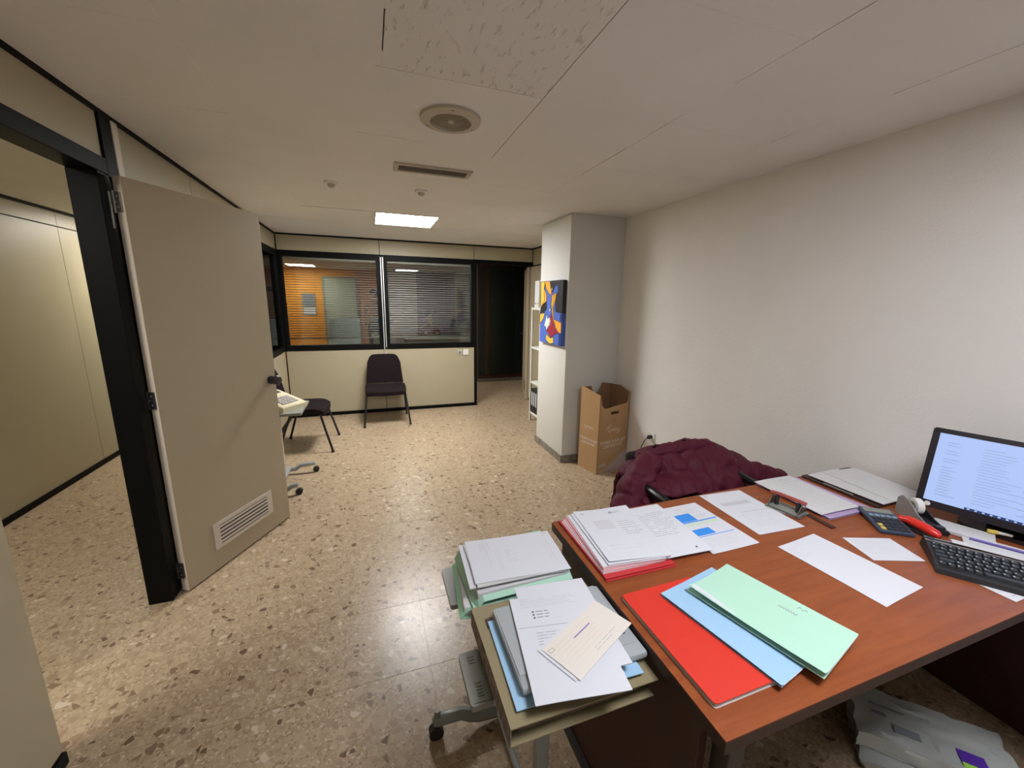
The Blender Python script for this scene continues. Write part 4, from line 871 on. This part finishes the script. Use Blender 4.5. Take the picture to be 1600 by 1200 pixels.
for k in range(9): mprism([(.132+k*.018, .028), (.138+k*.018, .028), (.138+k*.018, .033), (.132+k*.018, .033)], .0018, .0022, ic)
put('taskbar_icons', ic, 'screen', sc_, world=False)
put('round_sticker', MB().tube([XM @ Vector((.034, .012, .003)), XM @ Vector((.034, .012, .0038))], .0085, 20), 'cream', t, world=False)
put('brand_badge', text_mb('hp', .014, XM @ Matrix.Translation((MW/2, MH-.010, .0032)), .0004).prism([(MW/2-.011, MH-.0155), (MW/2+.011, MH-.0155), (MW/2+.011, MH-.004), (MW/2-.011, MH-.004)], .0028, .0034, XM), ['steel'], t, world=False)
put('neck', MB().box((MW/2-.05, .085, .01), (MW/2+.05, .11, .17), bev=.006), 'bezel', t, world=False)
put('stand_base', MB().prism(shift(rounded(.24, .14, .04), MW/2, .090), .0004, .014), 'bezel', t, world=False)
# --- keyboard ---
KA = math.atan2(-.80, .60)
t = thing('keyboard', 'black computer keyboard in front of the monitor', 'keyboard', (1.585, .585, DZ), KA)
KW, KD = .44, .185
XK = Matrix.Translation((0, 0, .0)) @ Matrix.Rotation(.07, 4, 'X')
put('chassis', MB().add([(0, 0, .0005), (KW, 0, .0005), (KW, KD, .0005), (0, KD, .0005), (.004, .004, .014), (KW-.004, .004, .014), (KW-.004, KD-.004, .034), (.004, KD-.004, .034)], [(0, 3, 2, 1), (4, 5, 6, 7), (0, 1, 5, 4), (1, 2, 6, 5), (2, 3, 7, 6), (3, 0, 4, 7)]), 'blackp', t, world=False)
XK = Matrix.Translation((0, .004, .0142)) @ Matrix.Rotation(math.atan2(.02, KD-.008), 4, 'X')
put('top_strip', MB().box((.004, KD-.032, 0), (KW-.004, KD-.026, .002), XK).box((.004, KD-.014, 0), (KW-.004, KD-.010, .002), XK), 'gplas', t, world=False)
put('round_button', MB().tube([XK @ Vector((.02, KD-.020, .0)), XK @ Vector((.02, KD-.020, .004))], .010, 16), 'key', t, world=False)
for rI in range(6):
    x = .010+(.004 if rI % 2 else 0)
    while x < KW-.022:
        w = .0175
        if rI == 0 and .10 < x < .18: w = .105
        elif x < .012+.004 and rI in (1, 2, 3): w = .0175+.006*(4-rI)
        w = min(w, KW-.012-x)
        y = .022+rI*.0205
        if not (.275 < x < .285) and not (.345 < x < .352):
            o = put('key', MB().add([(x, y, 0), (x+w, y, 0), (x+w, y+.0175, 0), (x, y+.0175, 0), (x+.002, y+.002, .007), (x+w-.002, y+.002, .007), (x+w-.002, y+.0145, .007), (x+.002, y+.0145, .007)], [(0, 3, 2, 1), (4, 5, 6, 7), (0, 1, 5, 4), (1, 2, 6, 5), (2, 3, 7, 6), (3, 0, 4, 7)], XK), 'key', t, world=False)
            if w < .02: put('legend', MB().box((x+.004, y+.0085, .0070), (x+.0075, y+.0125, .0073), XK), 'keyl', o, world=False)
        x += w+.0015
solo('pen', MB().tube([(-.07, 0, 0), (.06, 0, 0), (.07, 0, 0)], [.0042, .0042, .001], 10, Matrix.Translation((1.866, .56, DZ+.046)) @ rotz(-1.05)), 'purp', 'blue pen resting across the top of the keyboard', 'pen', smooth='auto')
solo('ruler', MB().box((-.11, -.013, 0), (.11, .013, .0022), Matrix.Translation((1.83, .545, DZ+.0385)) @ rotz(-.99)), 'paper2', 'white ruler lying on the back edge of the keyboard', 'ruler')
sheet('letter', 1.688, .500, DZ+.0003, .10, .12, .0, 'paper', 'white sheet with printed lines peeping out from under the front of the keyboard', 'paper', t_=.0002, prints=[('ink', [(-.03, -.045, .04, -.0435)]), ('inkl', rows(-.045, .045, .0, 3, .012, seed=61))])

# ================= FOREGROUND TROLLEY =================
t = thing('machine_stand', 'grey-green wheeled machine stand with side wings left of the desk, loaded with files', 'stand', (.39, .9, 0))
TZ = .640
put('top', MB().box((.232, .64, TZ-.022), (.545, 1.20, TZ), bev=.004), 'greyp', t)
def wing(x0, x1, y0, y1, z, ribs=True):
    w = put('wing_plate', MB().prism(shift(rounded(x1-x0, y1-y0, .008), (x0+x1)/2, (y0+y1)/2), z-.016, z), 'greyp', t)
    if ribs:
        rb_ = MB()
        for k in range(5): rb_.box((x0+.022, y0+.020+k*.0085, z), (x0+.036, y0+.0225+k*.0085, z+.0012)); 
        for k in range(3): rb_.box((x0+.020, y1-.020-k*.009, z), (x0+.036, y1-.0175-k*.009, z+.0012))
        rb_.box((x0+.006, y0+.006, z), (x1-.004, y0+.008, z+.0010))
        put('embossed_ribs', rb_, 'greyp', w)
wing(.172, .228, .730, .880, .622); wing(.186, .228, 1.055, 1.235, .622, False)
put('arm', MB().box((.22, .79, TZ-.020), (.30, .82, TZ-.002)).box((.22, 1.12, TZ-.020), (.30, 1.15, TZ-.002)), 'greyp', t)
put('column', MB().box((.375, .80, .05), (.412, .835, TZ-.022), bev=.004), 'greyp2', t)
put('cross_bar', MB().tube([(.375, .45, .045), (.375, 1.16, .045)], .011, 12), 'greyp2', t, smooth='auto')
for yy in (1.165, .50):
    f_ = put('foot', MB().tube([(.57, yy, .030), (.46, yy, .032), (.375, yy, .036), (.30, yy, .044), (.262, yy, .056), (.235, yy, .072), (.150, yy, .074), (.135, yy, .070)], [.018, .020, .026, .026, .024, .022, .021, .015], 10), 'greyp', t, smooth='auto')
    put('caster', MB().cyl((.145, yy-.014, .026), (.145, yy+.014, .026), .0258, 18).cyl((.145, yy, .03), (.145, yy, .062), .010, 8), 'blackp', f_, smooth='auto')
    put('cap', MB().tube([(.150, yy, .085), (.150, yy, .115)], [.012, .010], 12), 'greyp', f_, smooth='auto')
# pile at the back: green folders with white papers
z = TZ+.0006
t = thing('document_folder', 'green card folder at the bottom of the far pile on the wheeled stand', 'folder', (.375, 1.075, z), -.10)
put('back_cover', MB().box((-.165, -.12, 0), (.165, .12, .0015)), 'mint2', t, world=False)
put('page_block', MB().box((-.155, -.112, .0016), (.160, .112, .030), bev=.004), 'paper2', t, world=False)
put('front_cover', MB().grid(lambda u, v: (-.168+.336*u, -.122+.244*v, (.034-.031*max(0, (.13-u)/.13)**1.5)), 20, 6, t=.0015), 'mint2', t, world=False)
z2 = z+.0355
t = thing('document_folder', 'mint green folder with swollen contents under the white papers on the wheeled stand', 'folder', (.395, 1.085, z2), .03)
put('back_cover', MB().box((-.165, -.125, 0), (.150, .120, .0015)), 'mint', t, world=False)
put('page_block', MB().box((-.150, -.110, .0016), (.148, .112, .038), bev=.004), 'paper2', t, world=False)
put('front_cover', MB().grid(lambda u, v: (-.166+.318*u, -.125+.245*v, .042-.041*max(0, (.09-u)/.09)**1.3-.022*max(0, (.25-v)/.25)**2), 20, 12, t=.0015), 'mint', t, world=False)
z3 = z2+.0428
sheet('document_sheaf', .388, 1.090, z3, .305, .215, -.05, 'paper', 'white sheaf peeping out under the top sheet of the far pile on the wheeled stand', 'papers', t_=.004, curl={'l': -.003}); z3 += .0048
sheet('document_sheaf', .402, 1.082, z3, .297, .21, -.02, 'paper2', 'second white sheaf under the top sheet of the far pile on the wheeled stand', 'papers', t_=.003); z3 += .0036
sheet('form_sheet', .405, 1.090, z3, .30, .215, -.07, 'paper', 'white landscape form uppermost on the far pile on the wheeled stand', 'paper', t_=.0012, curl={'w': .001, 'tr': -.004},
      prints=[('inkl', [(-.09+k*.003, -.07, -.0885+k*.003, .04+.01*(k % 3)) for k in (0, 9, 12)]+[(.12, -.07, .1215, .07), (.108, -.06, .1092, .07)]), ('inkl', rows(-.03, .01, .03, 8, .009, seed=71)), ('inkl', rows(-.11, -.07, .08, 5, .008, seed=72))])
# near pile: box file, blue card, plastic wallet, invoices
z = TZ+.0128
solo('binder', MB().box((.235, .61, TZ+.0006), (.555, .925, TZ+.012), bev=.002), 'khakid', 'flat brown folder lying under the olive box file on the wheeled stand', 'folder')
t = thing('box_file', 'olive card box file with a marbled spine on the wheeled stand', 'box file', (.395, .765, z), 0)
BF = .048
put('bottom_cover', MB().box((-.172, -.165, 0), (.175, .165, .003)), 'khaki', t, world=False)
put('spine', MB().box((-.176, -.165, .0), (-.172, .165, BF), bev=.001), 'marble', t, world=False)
put('inner_papers', MB().box((-.150, -.145, .0032), (.150, .150, BF-.008), bev=.004), 'khakid', t, world=False)
put('lid', MB().grid(lambda u, v: (-.175+.355*u, -.168+.336*v, BF+.003+.003*math.sin(v*PI)-.004*u), 10, 10, t=.003), 'khaki', t, world=False, smooth='auto')
put('lid_label', MB().box((-.150, .085, BF+.0068), (-.128, .115, BF+.0075)), 'deskpanel', t, world=False)
z = z+BF+.0072
t2 = solo('document_folder', MB().grid(lambda u, v: (-.150+.305*u, -.118+.245*v, .004+.002*math.sin(u*3)), 8, 8, Matrix.Translation((.395, .735, z)) @ rotz(-.03), t=.002), 'sky', 'light blue card folder showing below the frosted wallet on the wheeled stand', 'folder')
t = thing('plastic_wallet', 'frosted grey plastic document wallet with a round navy emblem on the wheeled stand', 'wallet', (.418, .758, z+.0075), -.01)
put('shell', MB().box((-.155, -.118, 0), (.160, .120, .018), bev=.006), 'frost', t, world=False, smooth='auto')
put('flap', MB().box((-.150, -.085, .0182), (.148, .118, .020), bev=.001), 'frost', t, world=False)
put('emblem', MB().cyl((-.118, -.062, .0202), (-.118, -.062, .0208), .0105, 24), 'navy', t, world=False)
put('emblem_letter', MB().box((-.1195, -.069, .0208), (-.1165, -.058, .0213)).box((-.124, -.060, .0208), (-.112, -.057, .0213)), 'paper2', t, world=False)
put('lettering', text_mb('Tenerife', .020, Matrix.Translation((-.100, -.060, .0204)), .0003, 'LEFT'), 'navy', t, world=False)
put('lettering', text_mb('Canarias', .018, Matrix.Translation((.075, -.052, .0204)), .0003, 'LEFT'), 'navy', t, world=False)
z = z+.0285
sheet('document_sheaf', .432, .775, z, .205, .290, -.10, 'paper', 'white sheaf just under the printed invoice on the near pile of the wheeled stand', 'papers', t_=.003); z += .0036
sheet('invoice', .398, .728, z, .210, .297, -.15, 'paper', 'white invoice with a three-line logo on the near pile of the wheeled stand', 'paper', t_=.0014, curl={'w': .0008},
      prints=[('inkd', [(-.055, .092-k*.010, -.050, .097-k*.010) for k in range(3)]+rows(-.045, -.010, .094, 3, .010, th=.0016, seed=81, short=.1)), ('ink', [(-.10, .045, .03, .0465)]), ('ink', rows(-.06, .0, .025, 9, .0085, seed=82)+[(-.055, -.058, .005, -.0568)]), ('inkl', rows(-.08, .09, .140, 5, .007, seed=83))]); z += .0030
sheet('cheque_slip', .450, .716, z, .225, .108, .46, 'paper', 'white stub under the cream slip on the near pile of the wheeled stand', 'paper', t_=.0012); z += .0018
sheet('cheque_slip', .4585, .712, z, .222, .108, .46, 'cream', 'cream payment slip with orange lines lying askew on the near pile of the wheeled stand', 'paper', t_=.0010, curl={'w': .0008},
      prints=[('oran', [(-.095+.004*k, .036-k*.011, .05-.003*k, .0366-k*.011) for k in range(6)]), ('purp', [(-.03, .020, .035, .0225)]), ('ink', rows(-.02, .075, -.030, 2, .008, th=.001, seed=91)), ('inkd', boxed(-.105, .032, -.090, .041, .0006))])

# ================= OFFICE CHAIR WITH JACKET =================
t = thing('office_chair', 'black leather office chair behind the desk, under the burgundy jacket', 'chair', (1.50, 1.56, 0))
put('backrest', MB().grid(lambda u, v: (1.50+(u-.5)*.50*(1-.12*v**3), 1.700+.03*v-.05*(2*u-1)**2+.0, .44+.31*v), 12, 10).add([], []), 'leather', t, smooth='auto')
bk = MB().box((1.26, 1.665, .42), (1.74, 1.735, .755), bev=.03); put('backrest_shell', bk, 'leather', t, smooth='auto')
put('seat', MB().box((1.25, 1.24, .40), (1.75, 1.66, .49), bev=.035), 'leather', t, smooth='auto')
for s_ in (-1, 1): put('armrest', MB().tube([(1.50+s_*.27, 1.62, .42), (1.50+s_*.285, 1.58, .63), (1.50+s_*.285, 1.50, .665), (1.50+s_*.28, 1.33, .66), (1.50+s_*.27, 1.30, .60)], .020, 10, flat=1), 'leather', t, smooth='auto')
put('column', MB().cyl((1.50, 1.46, .08), (1.50, 1.46, .40), .028), 'blackp', t, smooth='auto')
for k in range(5):
    a = k*2*PI/5+.3; e = (1.50+.28*math.cos(a), 1.46+.28*math.sin(a))
    l = put('base_spoke', MB().tube([(1.50, 1.46, .10), (e[0], e[1], .070)], [.024, .015], 8), 'blackp', t, smooth='auto')
    put('caster', MB().cyl((e[0]-.012, e[1], .028), (e[0]+.012, e[1], .028), .027, 14), 'blackp', l)
# jacket: body draped over the backrest, two sleeves, collar
t = thing('puffer_jacket', 'burgundy quilted puffer jacket draped over the office chair', 'jacket', (1.55, 1.6, .5))
from mathutils import noise as mn
def wr(p, s=1): 
    return mn.noise(Vector(p)*9)*.018*s+mn.noise(Vector(p)*21+Vector((3, 1, 7)))*.009*s
def lerp(tab, x):
    for (a, p), (b, q) in zip(tab, tab[1:]):
        if x <= b: s = max(0, (x-a)/(b-a)); s = s*s*(3-2*s); return p+(q-p)*s
    return tab[-1][1]
def jac(u, v):
    # u along x, v over the back: 0 front hem (towards desk) .. 1 rear hem
    x = 1.20+.92*u
    top = lerp(((1.16, .58), (1.22, .68), (1.30, .755), (1.42, .800), (1.60, .812), (1.78, .785), (1.92, .715), (2.02, .65), (2.14, .585)), x)
    fh = .56+.06*math.sin(u*4+1)+.03*mn.noise(Vector((u*6, 0, 0)))+.05*max(0, 1-abs(u-.26)/.10)
    fh = min(fh, top-.06)
    hw = .105+.02*math.sin(u*PI)
    yc = 1.655-.05*u
    if v < .45:
        s = v/.45; z = fh+(top-fh)*math.sin(s*PI/2)**.9; y = yc-hw*(1.55-1.15*s**1.5)*(1.0 if s < 1 else 0)
        y = yc-hw*(1.75*(1-s)+.35*math.sqrt(max(0, 1-s*s)))
    elif v < .55:
        s = (v-.45)/.10; z = top; y = yc+hw*(s-.5)*.35
    else:
        s = (v-.55)/.45; z = top-(top-.36)*s; y = yc+hw*(.35+.5*math.sqrt(s))
    q = .016*abs(math.sin((z-.30)*PI/.105+.6*math.sin(x*5)))       # horizontal quilting puffs
    rg_ = lambda s: (1-abs(mn.noise(Vector((x*s, y*s*.6, z*s*.8)))))**5
    d = q*.7+wr((x, y, z))+.006*mn.noise(Vector((x*30, z*8, y*8)))-.020*rg_(5.5)-.007*rg_(13)
    s_ = -1 if v < .5 else 1
    return (x+wr((z, x, y), .6), y+s_*d, z+d*.55)
jb = MB().grid(jac, 170, 130)
o = put('body', jb, 'jacket', t, smooth=True)
sd = o.modifiers.new('thick', 'SOLIDIFY'); sd.thickness = .022; sd.offset = -1
def sleeve(pts, rs, seed, n=60, name='sleeve'):
    P = []; R = []
    pv = [Vector(p) for p in pts]
    m_ = len(pv)-1
    for i in range(n+1):
        f = i/n*m_; k = min(int(f), m_-1); s = f-k
        p0 = pv[max(k-1, 0)]; p1 = pv[k]; p2 = pv[k+1]; p3 = pv[min(k+2, m_)]
        P.append(.5*((2*p1)+(p2-p0)*s+(2*p0-5*p1+4*p2-p3)*s*s+(3*p1-p0-3*p2+p3)*s**3)); R.append(rs[k]*(1-s)+rs[k+1]*s)
    R = [r*(1+.16*abs(math.sin(i*PI/10))**.6-.10) for i, r in enumerate(R)]
    R[0] *= .7; R[-1] *= .75
    mb = MB().tube(P, R, 40)
    mb.v = [tuple(Vector(v)+Vector((wr(v, .7), wr((v[1], v[2], v[0]), .7), wr((v[2], v[0], v[1]), .7)))-Vector((0, -.5, .9))*.012*(1-abs(mn.noise(Vector(v)*11)))**6) for v in mb.v]
    return put(name, mb, 'jacket', t, smooth=True)
sleeve([(1.36, 1.60, .74), (1.24, 1.55, .685), (1.14, 1.50, .60), (1.07, 1.46, .525), (1.045, 1.44, .48)], [.055, .075, .072, .066, .058], 1)
sleeve([(1.70, 1.56, .70), (1.84, 1.53, .645), (1.98, 1.49, .61), (2.11, 1.45, .58)], [.05, .075, .072, .055], 2)
sleeve([(1.32, 1.60, .765), (1.46, 1.585, .795), (1.62, 1.585, .80), (1.76, 1.60, .77)], [.02, .034, .034, .02], 3, name='collar')
sleeve([(1.26, 1.52, .66), (1.22, 1.48, .60), (1.18, 1.45, .53), (1.17, 1.44, .47)], [.05, .06, .055, .04], 4, name='front_flap')

# ================= WRAPPED PACKAGE UNDER DESK =================
t = thing('wrapped_package', 'crumpled white wrapped paper package with purple and green label on the floor under the desk', 'package', (1.715, .545, 0), -.84)
def crum(a, b, n=14):
    bm = bmesh.new(); bmesh.ops.create_cube(bm, size=1); bmesh.ops.subdivide_edges(bm, edges=bm.edges[:], cuts=n, use_grid_fill=True)
    m_ = MB()
    vs = []
    for v in bm.verts:
        p = Vector((a[0]+(b[0]-a[0])*(v.co.x+.5), a[1]+(b[1]-a[1])*(v.co.y+.5), a[2]+(b[2]-a[2])*(v.co.z+.5)))
        d = mn.noise(p*19)*.022+mn.noise(p*50)*.006
        if p.z > a[2]+.003: p = p+Vector((d, d*.7, -abs(d)*.8))
        vs.append(tuple(p))
    bm.verts.index_update(); m_.add(vs, [[v.index for v in f.verts] for f in bm.faces]); bm.free(); return m_
put('lower_ream', crum((-.19, -.13, .001), (.20, .09, .052)), 'wrapper', t, world=False, smooth='auto')
put('upper_ream', crum((-.20, -.08, .053), (.21, .14, .110)), 'wrapper', t, world=False, smooth='auto')
put('purple_label', MB().box((.06, -.045, .106), (.125, .0, .1125)), 'wpurp', t, world=False); put('green_label', MB().box((.06, -.060, .105), (.135, -.046, .1123)), 'wgreen', t, world=False)
put('grey_print', MB().box((-.15, .06, .1085), (-.05, .066, .1105)).box((-.15, .02, .1085), (-.11, .035, .1105)).box((-.10, -.03, .1085), (-.03, .0, .1105)), 'wgrey', t, world=False)
